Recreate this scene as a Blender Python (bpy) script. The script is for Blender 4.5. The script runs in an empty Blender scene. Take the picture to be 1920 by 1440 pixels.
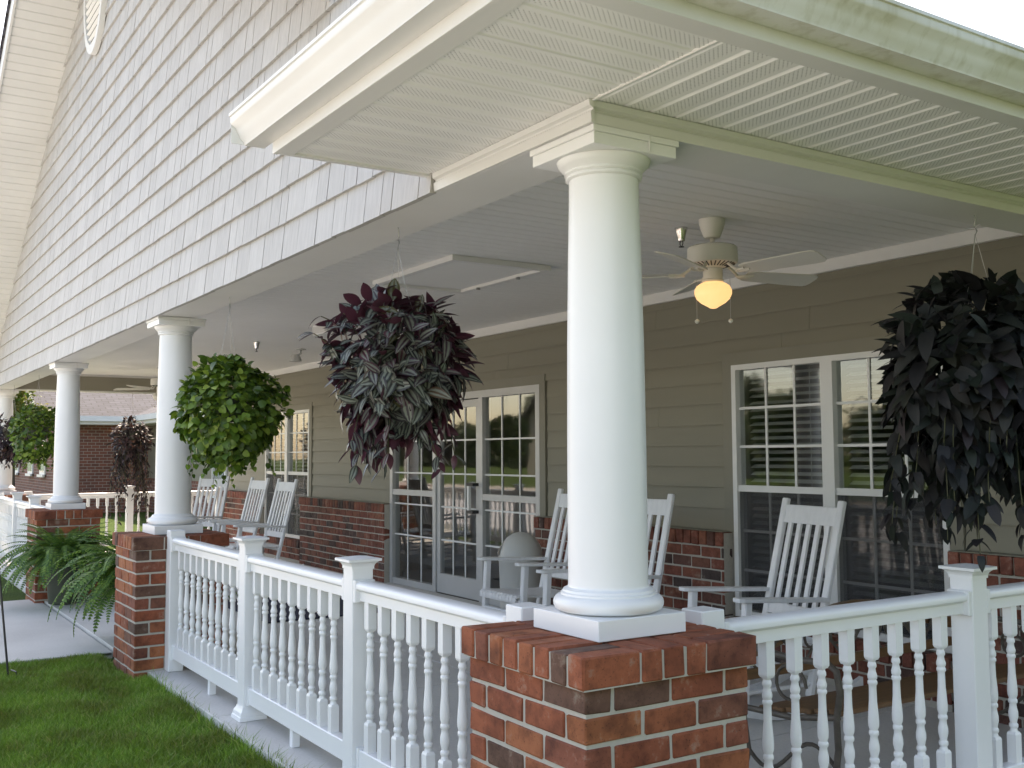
import bpy, bmesh, math, random
import numpy as np
from mathutils import Vector, Matrix

random.seed(7); RNG = np.random.default_rng(11)
R = math.radians
scn = bpy.context.scene
COL = scn.collection

# ------------------------------------------------------------------ camera
CAM = Vector((2.5754, -2.0087, 1.4439))
YAW, PITCH, ROLL, FPX = 2.5658, 0.0680, -0.0050, 1945.04
def cam_basis():
    cy, sy, cp, sp = math.cos(YAW), math.sin(YAW), math.cos(PITCH), math.sin(PITCH)
    d = Vector((cy*cp, sy*cp, sp)); r = Vector((sy, -cy, 0)); u = r.cross(d)
    c, s = math.cos(ROLL), math.sin(ROLL)
    return d, c*r + s*u, -s*r + c*u
d_, r_, u_ = cam_basis()
cd = bpy.data.cameras.new('camera'); cam = bpy.data.objects.new('camera', cd); COL.objects.link(cam)
cam.matrix_world = Matrix(((r_.x, u_.x, -d_.x, CAM.x), (r_.y, u_.y, -d_.y, CAM.y), (r_.z, u_.z, -d_.z, CAM.z), (0, 0, 0, 1)))
cd.sensor_width = 36.0; cd.lens = FPX/1920*36; cd.clip_start = 0.05; cd.clip_end = 2000
scn.camera = cam

# ------------------------------------------------------------------ light
SUN_EL, SUN_AZ = R(50), math.atan2(-0.906, 0.423)      # azimuth measured from +Y towards +X
world = bpy.data.worlds.new('World'); scn.world = world; world.use_nodes = True
nt = world.node_tree
sky = nt.nodes.new('ShaderNodeTexSky'); sky.sky_type = 'NISHITA'; sky.sun_disc = False
sky.sun_elevation = SUN_EL; sky.sun_rotation = SUN_AZ
sky.air_density = 1.0; sky.dust_density = 1.4; sky.ozone_density = 0.2
bg = nt.nodes['Background']; bg.inputs['Strength'].default_value = 0.14
nt.links.new(sky.outputs[0], bg.inputs['Color'])
sd = bpy.data.lights.new('sun', 'SUN'); sd.energy = 3.0; sd.angle = R(0.6); sd.color = (1.0, 0.95, 0.87)
sun = bpy.data.objects.new('sun', sd); COL.objects.link(sun)
sdir = Vector((math.sin(SUN_AZ)*math.cos(SUN_EL), math.cos(SUN_AZ)*math.cos(SUN_EL), math.sin(SUN_EL)))
sun.rotation_euler = (-sdir).to_track_quat('-Z', 'Y').to_euler(); sun.location = (0, 0, 30)
vs = scn.view_settings
vs.view_transform = 'Standard'; vs.look = 'None'; vs.gamma = 1.0; vs.use_curve_mapping = False
vs.exposure = 1.9
vs.use_white_balance = True; vs.white_balance_temperature = 7950; vs.white_balance_tint = 14

# ------------------------------------------------------------------ helpers: meshes
class MB:
    def __init__(s): s.v = []; s.f = []; s.uv = []
    def add(s, vs_, fs, uv=None):
        b = len(s.v); s.v += [tuple(v) for v in vs_]; s.f += [tuple(i+b for i in f) for f in fs]
        s.uv += list(uv) if uv is not None else [(0, 0)]*len(vs_)
    def box(s, x0, x1, y0, y1, z0, z1):
        s.add([(x0,y0,z0),(x1,y0,z0),(x1,y1,z0),(x0,y1,z0),(x0,y0,z1),(x1,y0,z1),(x1,y1,z1),(x0,y1,z1)],
              [(0,3,2,1),(4,5,6,7),(0,1,5,4),(1,2,6,5),(2,3,7,6),(3,0,4,7)])
    def frustum(s, cx, cy, z0, h0, z1, h1):
        s.add([(cx-h0,cy-h0,z0),(cx+h0,cy-h0,z0),(cx+h0,cy+h0,z0),(cx-h0,cy+h0,z0),(cx-h1,cy-h1,z1),(cx+h1,cy-h1,z1),(cx+h1,cy+h1,z1),(cx-h1,cy+h1,z1)],
              [(0,3,2,1),(4,5,6,7),(0,1,5,4),(1,2,6,5),(2,3,7,6),(3,0,4,7)])
    def beam(s, p0, p1, w, t, up=(0,0,1)):
        p0 = Vector(p0); p1 = Vector(p1); a = (p1-p0).normalized(); up = Vector(up)
        x = a.cross(up)
        if x.length < 1e-5: x = a.cross(Vector((1,0,0)))
        x.normalize(); y = x.cross(a)
        vv = []
        for p in (p0, p1):
            for sx, sy in ((-1,-1),(1,-1),(1,1),(-1,1)): vv.append(p + x*(sx*w/2) + y*(sy*t/2))
        s.add(vv, [(0,1,2,3),(4,7,6,5),(0,4,5,1),(1,5,6,2),(2,6,7,3),(3,7,4,0)])
    def lathe(s, prof, seg=24, c=(0,0,0), cap=True):
        n = len(prof); vv = []; ff = []
        for (r, z) in prof:
            for k in range(seg):
                a = 2*math.pi*k/seg; vv.append((c[0]+r*math.cos(a), c[1]+r*math.sin(a), c[2]+z))
        for i in range(n-1):
            for k in range(seg):
                k2 = (k+1) % seg; ff.append((i*seg+k, i*seg+k2, (i+1)*seg+k2, (i+1)*seg+k))
        if cap: ff.append(tuple(reversed(range(seg)))); ff.append(tuple((n-1)*seg+k for k in range(seg)))
        s.add(vv, ff)
    def tube(s, pts, rad, seg=6):
        pts = [Vector(p) for p in pts]; n = len(pts)
        if not isinstance(rad, (list, tuple)): rad = [rad]*n
        vv = []; ff = []; ref = Vector((0.13, 0.37, 0.92)).normalized()
        for i, p in enumerate(pts):
            t = (pts[min(i+1,n-1)]-pts[max(i-1,0)]).normalized(); x = t.cross(ref)
            if x.length < 1e-4: x = t.cross(Vector((1,0,0)))
            x.normalize(); y = t.cross(x)
            for k in range(seg):
                a = 2*math.pi*k/seg; vv.append(p + x*(rad[i]*math.cos(a)) + y*(rad[i]*math.sin(a)))
        for i in range(n-1):
            for k in range(seg):
                k2 = (k+1) % seg; ff.append((i*seg+k, (i+1)*seg+k, (i+1)*seg+k2, i*seg+k2))
        ff.append(tuple(range(seg))); ff.append(tuple(reversed([(n-1)*seg+k for k in range(seg)])))
        s.add(vv, ff)
    def extrude(s, prof, axis, a0, a1, off=(0,0,0)):
        """closed 2-D profile swept along an axis: axis 'x' -> profile (y,z); axis 'y' -> profile (x,z)"""
        n = len(prof); vv = []
        for a in (a0, a1):
            for (p, z) in prof:
                vv.append((a+off[0], p+off[1], z+off[2]) if axis == 'x' else (p+off[0], a+off[1], z+off[2]))
        ff = [(k, (k+1) % n, n+(k+1) % n, n+k) for k in range(n)] + [tuple(reversed(range(n))), tuple(range(n, 2*n))]
        s.add(vv, ff)
    def mesh(s, name, smooth=None, fix=True):
        m = bpy.data.meshes.new(name); m.from_pydata(s.v, [], s.f)
        if any(u != (0,0) for u in s.uv):
            l = m.uv_layers.new(name='UVMap'); idx = np.empty(len(m.loops), dtype=np.int32); m.loops.foreach_get('vertex_index', idx)
            l.data.foreach_set('uv', np.array(s.uv, dtype=np.float32)[idx].ravel())
        if fix:
            bm = bmesh.new(); bm.from_mesh(m); bmesh.ops.recalc_face_normals(bm, faces=bm.faces); bm.to_mesh(m); bm.free()
        if smooth: shade(m, smooth)
        m.update(); return m
def shade(m, ang):
    m.polygons.foreach_set('use_smooth', [True]*len(m.polygons))
    if ang is not True: m.set_sharp_from_angle(angle=R(ang))

LOC = {}
def thing(name, label, cat, loc=(0,0,0), rotz=0, group=None, world=True):
    o = bpy.data.objects.new(name, None); COL.objects.link(o); o.empty_display_size = .1
    o.location = loc; o.rotation_euler = (0,0,rotz); o['label'] = label; o['category'] = cat
    if group: o['group'] = group
    LOC[o.name] = Matrix.Translation(loc) if world else None
    return o
def link(name, mesh, m, parent=None):
    o = bpy.data.objects.new(name, mesh); COL.objects.link(o)
    if m is not None and not mesh.materials: mesh.materials.append(m)
    if parent is not None:
        o.parent = parent; M = LOC.get(parent.name)
        if M is not None: o.matrix_parent_inverse = M.inverted()
        LOC[o.name] = None
    return o
def obj(name, mb, m, parent=None, smooth=None, bevel=0):
    me = mb.mesh(name, smooth)
    if bevel:
        bm = bmesh.new(); bm.from_mesh(me)
        bmesh.ops.bevel(bm, geom=list(bm.edges), offset=bevel, segments=1, affect='EDGES', clamp_overlap=True); bm.to_mesh(me); bm.free()
    return link(name, me, m, parent)
def struct(o): o['kind'] = 'structure'; return o
def tag(o, label, cat, group=None):
    o['label'] = label; o['category'] = cat
    if group: o['group'] = group
    return o
def bx(*a):
    m = MB(); m.box(*a); return m

# ------------------------------------------------------------------ helpers: materials
def newmat(name):
    m = bpy.data.materials.new(name); m.use_nodes = True; n = m.node_tree; b = n.nodes['Principled BSDF']; return m, n, b
def noise(n, scale, detail=4, coord='Object', rough=.55, stretch=None):
    tc = n.nodes.new('ShaderNodeTexCoord'); t = n.nodes.new('ShaderNodeTexNoise')
    t.inputs['Scale'].default_value = scale; t.inputs['Detail'].default_value = detail; t.inputs['Roughness'].default_value = rough
    src = n.nodes.new('ShaderNodeNewGeometry').outputs['Position'] if coord == 'Position' else tc.outputs[coord]
    if stretch:
        mp = n.nodes.new('ShaderNodeMapping'); mp.inputs['Scale'].default_value = stretch; n.links.new(src, mp.inputs[0]); src = mp.outputs[0]
    n.links.new(src, t.inputs['Vector']); return t
def ramp(n, src, stops):
    r = n.nodes.new('ShaderNodeValToRGB'); e = r.color_ramp.elements
    while len(e) < len(stops): e.new(.5)
    for k, (p, c) in enumerate(stops): e[k].position = p; e[k].color = (*c, 1)
    n.links.new(src, r.inputs[0]); return r
def bump(n, b, src, strength=.3, dist=.002):
    k = n.nodes.new('ShaderNodeBump'); k.inputs['Strength'].default_value = strength; k.inputs['Distance'].default_value = dist
    n.links.new(src, k.inputs['Height']); n.links.new(k.outputs[0], b.inputs['Normal'])
def mixc(n, fac, a, b_, typ='MIX'):
    m = n.nodes.new('ShaderNodeMix'); m.data_type = 'RGBA'; m.blend_type = typ
    for s_, i in ((fac, 0), (a, 6), (b_, 7)):
        if hasattr(s_, 'is_linked') or hasattr(s_, 'links'): n.links.new(s_, m.inputs[i])
        elif isinstance(s_, (int, float)): m.inputs[i].default_value = s_
        else: m.inputs[i].default_value = (*s_, 1)
    return m.outputs[2]
def mth(n, op, a, b_=0.0):
    m = n.nodes.new('ShaderNodeMath'); m.operation = op
    for k, s_ in enumerate((a, b_)):
        if isinstance(s_, (int, float)): m.inputs[k].default_value = s_
        else: n.links.new(s_, m.inputs[k])
    return m.outputs[0]
def rnd(n):
    g = n.nodes.new('ShaderNodeNewGeometry'); o = n.nodes.new('ShaderNodeObjectInfo')
    return mth(n, 'FRACT', mth(n, 'ADD', g.outputs['Random Per Island'], o.outputs['Random']))
def plain(name, col, rough=.5, var=.06, scale=3.0, bmp=.0, bscale=40, spec=.5, metal=0, stretch=None, coord='Position'):
    m, n, b = newmat(name)
    t = noise(n, scale, 5, coord, stretch=stretch)
    r = ramp(n, t.outputs[0], [(.3, tuple(c*(1-var) for c in col)), (.7, tuple(min(1, c*(1+var)) for c in col))])
    n.links.new(r.outputs[0], b.inputs['Base Color'])
    b.inputs['Roughness'].default_value = rough; b.inputs['Metallic'].default_value = metal; b.inputs['Specular IOR Level'].default_value = spec
    if bmp: bump(n, b, noise(n, bscale, 4, coord, stretch=stretch).outputs[0], bmp, .002)
    return m

M = {}
M['white'] = plain('white_vinyl', (.80,.80,.80), .38, .03, 2.0, .05, 30)
M['rail_white'] = plain('white_rail_vinyl', (.82,.82,.82), .33, .025, 3.0, .04, 60)
M['trim_white'] = plain('white_aluminium_trim', (.71,.705,.69), .42, .05, 1.5, .08, 18)
M['ceiling'] = plain('ceiling_vinyl', (.79,.785,.77), .5, .03, 1.2)
M['siding'] = plain('taupe_siding', (.232,.216,.165), .6, .06, 1.2, .25, 55, stretch=(.35,1,3.5))
M['casing'] = plain('taupe_casing', (.226,.212,.165), .6, .04, 2, .1, 50)
M['frame_white'] = plain('window_frame_vinyl', (.74,.74,.73), .4, .03, 3)
M['alu'] = plain('door_aluminium', (.52,.52,.52), .38, .04, 4, metal=.25)
M['chrome'] = plain('chrome', (.62,.62,.62), .16, .05, 9, metal=1)
M['dark_metal'] = plain('dark_metal', (.03,.03,.032), .4, .2, 20)
M['black'] = plain('black_plastic', (.015,.015,.017), .45, .1, 9)
M['wire'] = plain('hanger_wire', (.42,.42,.42), .35, .1, 9, metal=.8)
M['chair'] = plain('chair_paint', (.74,.745,.76), .45, .05, 6, .12, 40, stretch=(6,6,1))
M['fan'] = plain('fan_enamel', (.70,.68,.62), .4, .03, 4)
M['navy'] = plain('navy_mat', (.018,.02,.045), .95, .2, 60, .5, 300)
M['can'] = plain('bin_plastic', (.50,.50,.48), .45, .04, 4)
M['flap'] = plain('bin_flap_steel', (.60,.60,.60), .22, .05, 4, metal=.9)
M['interior'] = plain('interior_wall', (.30,.27,.23), .8, .05, 1)
M['int_floor'] = plain('interior_floor', (.10,.08,.07), .5, .1, 2)
M['pot'] = plain('pot_plastic', (.05,.06,.04), .5, .1, 8)
M['terracotta'] = plain('planter_terracotta', (.16,.075,.045), .75, .12, 9, .2, 60)
M['stem'] = plain('vine_stem', (.07,.07,.03), .6, .2, 30)
M['trunk'] = plain('tree_bark', (.10,.075,.055), .9, .25, 14, .6, 30, stretch=(3,3,.6))
M['iron'] = plain('bench_iron', (.09,.075,.06), .5, .25, 30, .2, 90)
M['blind'] = plain('blind_vinyl', (.55,.54,.52), .55, .03, 5)
M['sand'] = plain('sandy_ground', (.38,.34,.28), .95, .15, .6, .4, 6)
M['underlay'] = plain('dark_underlay', (.07,.065,.06), .9, .1, 6)
M['wood'] = plain('bench_wood', (.155,.078,.032), .5, .22, 10, .25, 40, stretch=(8,.7,8))

def concrete(name, col):
    m, n, b = newmat(name)
    t1 = noise(n, 1.1, 6, 'Position'); t2 = noise(n, 60, 3, 'Position')
    a = ramp(n, t1.outputs[0], [(.3, tuple(c*.86 for c in col)), (.55, col), (.75, tuple(c*1.07 for c in col))])
    c2 = ramp(n, t2.outputs[0], [(.3, (.9,.9,.9)), (.7, (1,1,1))])
    n.links.new(mixc(n, 1.0, a.outputs[0], c2.outputs[0], 'MULTIPLY'), b.inputs['Base Color'])
    b.inputs['Roughness'].default_value = .82; bump(n, b, t2.outputs[0], .15, .002); return m
M['concrete'] = concrete('porch_concrete', (.63,.615,.585))
M['drive'] = concrete('bounce_concrete', (.585,.58,.565))  # pale tone for the added bounce paving only
M['mortar'] = concrete('mortar', (.47,.44,.385))

def brickmat(name, stops):
    m, n, b = newmat(name)
    o = n.nodes.new('ShaderNodeObjectInfo')
    r = ramp(n, o.outputs['Random'], stops); r.color_ramp.interpolation = 'LINEAR'
    t = noise(n, 22, 6, 'Position', .65); s = noise(n, 5.5, 4, 'Position')
    d1 = ramp(n, t.outputs[0], [(.32, (.62,.58,.56)), (.52, (1,1,1)), (.75, (1.0,1.0,1.0))])
    d2 = ramp(n, s.outputs[0], [(.33, (.55,.49,.47)), (.50, (.94,.94,.94)), (.72, (1.1,1.07,1.05))])
    c = mixc(n, 1.0, mixc(n, .75, r.outputs[0], d1.outputs[0], 'MULTIPLY'), d2.outputs[0], 'MULTIPLY')
    sp = noise(n, 150, 2, 'Position'); pits = ramp(n, sp.outputs[0], [(.30, (.45,.42,.4)), (.38, (1,1,1))])
    c = mixc(n, .8, c, pits.outputs[0], 'MULTIPLY')
    sm = noise(n, 11, 7, 'Position', .7); smk = ramp(n, sm.outputs[0], [(.58, (0,0,0)), (.68, (.42,.42,.42)), (1, (.5,.5,.5))])
    n.links.new(mixc(n, smk.outputs[0], c, (.33,.29,.235)), b.inputs['Base Color'])
    b.inputs['Roughness'].default_value = .85; bump(n, b, t.outputs[0], .6, .004); return m
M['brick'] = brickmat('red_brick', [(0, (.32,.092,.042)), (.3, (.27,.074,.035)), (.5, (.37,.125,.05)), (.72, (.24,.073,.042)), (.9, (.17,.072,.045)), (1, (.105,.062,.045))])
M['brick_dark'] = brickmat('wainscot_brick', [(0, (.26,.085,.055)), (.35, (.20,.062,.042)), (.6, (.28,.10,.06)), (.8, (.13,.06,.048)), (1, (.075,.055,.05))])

def shinglemat():
    m, n, b = newmat('taupe_shingle')
    r = ramp(n, rnd(n), [(0, (.445,.43,.415)), (.5, (.475,.46,.445)), (1, (.505,.49,.475))])
    t = noise(n, 7, 5, 'Position', stretch=(9,9,.55))
    g = ramp(n, t.outputs[0], [(.3, (.86,.86,.86)), (.7, (1.05,1.05,1.05))])
    n.links.new(mixc(n, 1.0, r.outputs[0], g.outputs[0], 'MULTIPLY'), b.inputs['Base Color'])
    b.inputs['Roughness'].default_value = .62; bump(n, b, noise(n, 14, 5, 'Position', stretch=(9,9,.5)).outputs[0], .35, .004); return m
M['shingle'] = shinglemat()

def soffitmat():
    # perforated vinyl: rows of small dark holes in each flat band (print on the vinyl, UV in metres)
    m, n, b = newmat('perforated_soffit_vinyl')
    uv = n.nodes.new('ShaderNodeUVMap'); mp = n.nodes.new('ShaderNodeMapping'); mp.inputs['Scale'].default_value = (1/.0115,)*3
    mp.inputs['Rotation'].default_value = (0,0,R(45))
    n.links.new(uv.outputs[0], mp.inputs[0])
    v = n.nodes.new('ShaderNodeTexVoronoi'); v.inputs['Randomness'].default_value = 0.0; v.inputs['Scale'].default_value = 1.0
    v.voronoi_dimensions = '2D'; n.links.new(mp.outputs[0], v.inputs['Vector'])
    hole = mth(n, 'LESS_THAN', v.outputs['Distance'], .17)
    sep = n.nodes.new('ShaderNodeSeparateXYZ'); n.links.new(uv.outputs[0], sep.inputs[0])
    fr = mth(n, 'FRACT', mth(n, 'DIVIDE', sep.outputs[0], .1016))
    band = mth(n, 'MULTIPLY', mth(n, 'GREATER_THAN', fr, .24), mth(n, 'LESS_THAN', fr, .80))
    t = noise(n, 2.0, 4, 'Position'); base = ramp(n, t.outputs[0], [(.3, (.82,.815,.80)), (.7, (.86,.855,.845))])
    n.links.new(mixc(n, mth(n, 'MULTIPLY', hole, band), base.outputs[0], (.10,.10,.09)), b.inputs['Base Color'])
    b.inputs['Roughness'].default_value = .45; return m
M['soffit'] = soffitmat()

def guttermat():
    m, n, b = newmat('weathered_gutter')
    t = noise(n, 2.2, 6, 'Position', stretch=(1,1,1)); s = noise(n, 9, 4, 'Position', stretch=(2.4,2.4,.12))
    base = ramp(n, t.outputs[0], [(.30, (.60,.58,.48)), (.55, (.74,.735,.70)), (.75, (.79,.79,.77))])
    st = ramp(n, s.outputs[0], [(.28, (.72,.70,.60)), (.5, (1,1,1))])
    n.links.new(mixc(n, .8, base.outputs[0], st.outputs[0], 'MULTIPLY'), b.inputs['Base Color'])
    b.inputs['Roughness'].default_value = .4; return m
M['gutter_dirty'] = guttermat()

def roofmat():
    m, n, b = newmat('asphalt_shingle_roof')
    uv = n.nodes.new('ShaderNodeUVMap'); br = n.nodes.new('ShaderNodeTexBrick'); br.inputs['Scale'].default_value = 1.0
    br.inputs['Brick Width'].default_value = .32; br.inputs['Row Height'].default_value = .145; br.inputs['Mortar Size'].default_value = .014
    br.inputs['Color1'].default_value = (.044,.045,.058,1); br.inputs['Color2'].default_value = (.074,.076,.096,1); br.inputs['Mortar'].default_value = (.015,.015,.017,1)
    n.links.new(uv.outputs[0], br.inputs['Vector']); t = noise(n, 12, 4, 'Position')
    g = ramp(n, t.outputs[0], [(.3, (.8,.8,.8)), (.7, (1.1,1.1,1.1))])
    n.links.new(mixc(n, 1.0, br.outputs[0], g.outputs[0], 'MULTIPLY'), b.inputs['Base Color']); b.inputs['Roughness'].default_value = .9
    bump(n, b, br.outputs['Fac'], -.6, .01); return m
M['roof'] = roofmat()
def farbrick():
    m, n, b = newmat('far_brick_wall')
    uv = n.nodes.new('ShaderNodeUVMap'); br = n.nodes.new('ShaderNodeTexBrick'); br.inputs['Scale'].default_value = 1.0
    br.inputs['Brick Width'].default_value = .203; br.inputs['Row Height'].default_value = .0813; br.inputs['Mortar Size'].default_value = .006
    br.inputs['Color1'].default_value = (.24,.085,.055,1); br.inputs['Color2'].default_value = (.15,.06,.045,1); br.inputs['Mortar'].default_value = (.36,.31,.26,1)
    n.links.new(uv.outputs[0], br.inputs['Vector']); n.links.new(br.outputs[0], b.inputs['Base Color']); b.inputs['Roughness'].default_value = .9
    bump(n, b, br.outputs['Fac'], -.5, .006); return m
M['far_brick'] = farbrick()

def glassmat(name='window_glass', tint=(.90,.92,.92), ior=2.5):
    m, n, b = newmat(name); n.nodes.remove(b); out = n.nodes['Material Output']
    f = n.nodes.new('ShaderNodeFresnel'); f.inputs[0].default_value = ior
    t = n.nodes.new('ShaderNodeBsdfTransparent'); t.inputs[0].default_value = (*tint, 1)
    g = n.nodes.new('ShaderNodeBsdfGlossy'); g.inputs['Roughness'].default_value = 0.03
    w = noise(n, 1.6, 2, 'Position'); k = n.nodes.new('ShaderNodeBump'); k.inputs['Strength'].default_value = .05; k.inputs['Distance'].default_value = .02
    n.links.new(w.outputs[0], k.inputs['Height']); n.links.new(k.outputs[0], g.inputs['Normal'])
    gb = n.nodes.new('ShaderNodeNewGeometry'); fac = mth(n, 'MULTIPLY', f.outputs[0], mth(n, 'SUBTRACT', 1.0, gb.outputs['Backfacing']))
    x = n.nodes.new('ShaderNodeMixShader'); n.links.new(fac, x.inputs[0]); n.links.new(t.outputs[0], x.inputs[1]); n.links.new(g.outputs[0], x.inputs[2])
    n.links.new(x.outputs[0], out.inputs[0]); return m
M['glass'] = glassmat()
def screenmat():
    m, n, b = newmat('insect_screen'); out = n.nodes['Material Output']
    b.inputs['Base Color'].default_value = (.05,.05,.055,1); b.inputs['Roughness'].default_value = .6
    t = n.nodes.new('ShaderNodeBsdfTransparent'); x = n.nodes.new('ShaderNodeMixShader'); x.inputs[0].default_value = .36
    n.links.new(t.outputs[0], x.inputs[1]); n.links.new(b.outputs[0], x.inputs[2]); n.links.new(x.outputs[0], out.inputs[0]); return m
M['screen'] = screenmat()

def leafmat(name, stops, rough=.45, trans=.25, stripe=None, under=None, patch=None):
    m, n, b = newmat(name); out = n.nodes['Material Output']
    c = ramp(n, rnd(n), stops).outputs[0]
    uv = n.nodes.new('ShaderNodeUVMap'); sep = n.nodes.new('ShaderNodeSeparateXYZ'); n.links.new(uv.outputs[0], sep.inputs[0])
    au = mth(n, 'ABSOLUTE', mth(n, 'SUBTRACT', sep.outputs[0], .5))
    if stripe:
        s1 = ramp(n, au, [(.06, (0,0,0)), (.13, (1,1,1)), (.26, (1,1,1)), (.34, (0,0,0))])
        c = mixc(n, mth(n, 'MULTIPLY', s1.outputs[0], .85), c, stripe)
    else:
        v = ramp(n, au, [(.0, (1.25,1.25,1.2)), (.05, (1,1,1))]); c = mixc(n, 1.0, c, v.outputs[0], 'MULTIPLY')
    if patch:
        pn = noise(n, 2.6, 5, 'Position'); pr = ramp(n, pn.outputs[0], [(.36, patch), (.56, (1,1,1)), (.75, (1.15,1.12,1.0))]); c = mixc(n, 1.0, c, pr.outputs[0], 'MULTIPLY')
    if under:
        g = n.nodes.new('ShaderNodeNewGeometry'); c = mixc(n, g.outputs['Backfacing'], c, under)
    n.links.new(c, b.inputs['Base Color']); b.inputs['Roughness'].default_value = rough
    tr = n.nodes.new('ShaderNodeBsdfTranslucent'); n.links.new(c, tr.inputs[0])
    x = n.nodes.new('ShaderNodeMixShader'); x.inputs[0].default_value = trans
    n.links.new(b.outputs[0], x.inputs[1]); n.links.new(tr.outputs[0], x.inputs[2]); n.links.new(x.outputs[0], out.inputs[0]); return m
M['leaf_green'] = leafmat('green_vine_leaf', [(0, (.035,.075,.010)), (.4, (.065,.13,.014)), (.75, (.13,.22,.022)), (1, (.25,.34,.05))])
M['leaf_stripe'] = leafmat('striped_purple_leaf', [(0, (.028,.022,.03)), (.45, (.03,.04,.028)), (.75, (.055,.03,.045)), (.92, (.10,.032,.05)), (1, (.085,.08,.03))], .38, .15, (.20,.225,.19), (.085,.026,.042))
M['leaf_dark'] = leafmat('black_vine_leaf', [(0, (.008,.007,.009)), (.5, (.010,.011,.011)), (.85, (.010,.018,.011)), (1, (.018,.010,.014))], .62, .06)
M['leaf_purple'] = leafmat('dark_purple_leaf', [(0, (.014,.011,.013)), (.6, (.03,.018,.022)), (.9, (.07,.03,.035)), (1, (.13,.065,.04))], .5, .15)
M['fern'] = leafmat('fern_frond', [(0, (.05,.125,.03)), (.5, (.105,.22,.042)), (1, (.21,.34,.06))], .5, .4)
M['tree_leaf'] = leafmat('tree_leaf', [(0, (.028,.055,.017)), (.5, (.05,.085,.025)), (1, (.085,.12,.032))], .55, .25)
M['tree_yellow'] = leafmat('yellow_green_tree_leaf', [(0, (.07,.13,.02)), (.5, (.14,.18,.03)), (1, (.25,.22,.05))], .55, .4)
M['blade'] = leafmat('grass_blade', [(0, (.105,.215,.024)), (.5, (.18,.335,.036)), (.85, (.27,.45,.058)), (1, (.44,.43,.17))], .55, .35, patch=(.78,.62,.62))
def lawnmat():
    m, n, b = newmat('lawn'); t = noise(n, 1.4, 6, 'Position'); s = noise(n, 45, 4, 'Position')
    a = ramp(n, t.outputs[0], [(.3, (.05,.085,.018)), (.6, (.072,.115,.025)), (.8, (.095,.125,.036))])
    c = ramp(n, s.outputs[0], [(.3, (.5,.5,.5)), (.7, (1.15,1.15,1.1))])
    n.links.new(mixc(n, 1.0, a.outputs[0], c.outputs[0], 'MULTIPLY'), b.inputs['Base Color']); b.inputs['Roughness'].default_value = 1
    b.inputs['Specular IOR Level'].default_value = .1; bump(n, b, s.outputs[0], .8, .03); return m
M['lawn'] = lawnmat()
def emit(name, col, st):
    m, n, b = newmat(name); b.inputs['Base Color'].default_value = (.45,.38,.28,1)
    b.inputs['Emission Color'].default_value = (*col, 1); b.inputs['Emission Strength'].default_value = st; b.inputs['Roughness'].default_value = .3; return m
M['globe'] = emit('lit_opal_glass', (1.0,.60,.27), .31)

# ================================================================== THE GROUND
g = MB(); g.add([(-400,-400,-.07),(400,-400,-.07),(400,400,-.07),(-400,400,-.07)], [(0,1,2,3)])
struct(obj('lawn_ground', g, M['lawn']))
fl = struct(obj('porch_floor', bx(-14.55, .42, -.205, 3.40, -.25, -.012), M['mortar']))
xs = [-14.55, -13.3, -11.3, -9.3, -7.3, -5.29, -3.25, -1.25, .42]
for i in range(8):
    for (y0, y1) in ((-.213, 1.56), (1.56, 3.335)):
        m = bx(xs[i]+.004, xs[i+1]-.004, y0+.004, y1-.004, -.06, 0)
        obj('slab', m, M['concrete'], fl, bevel=.004)
wk = struct(obj('entrance_path', bx(-9.2, -5.72, -2.295, -.222, -.2, -.03), M['mortar']))
yy = -.222
for i in range(2):
    y2 = yy - (1.15 if i == 0 else .92)
    obj('slab', bx(-9.2, -5.72, y2+.005, yy-.004, -.05, -.018), M['concrete'], wk, bevel=.004); yy = y2
struct(obj('sandy_drive', bx(-120, 60, -17.5, -9.2, -.2, -.045), M['sand']))

dv = struct(obj('bounce_paving', bx(-60, 4.2, -9.19, -2.3, -.2, -.044), M['mortar']))  # unseen paving, added to bounce sunlight up to the front soffit
for i in range(16):
    for (y0, y1) in ((-9.19,-5.75),(-5.75,-2.3)): obj('slab', bx(-60+4.0125*i+.006, -60+4.0125*(i+1)-.006, y0+.006, y1-.006, -.06, -.032), M['drive'], dv)
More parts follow.
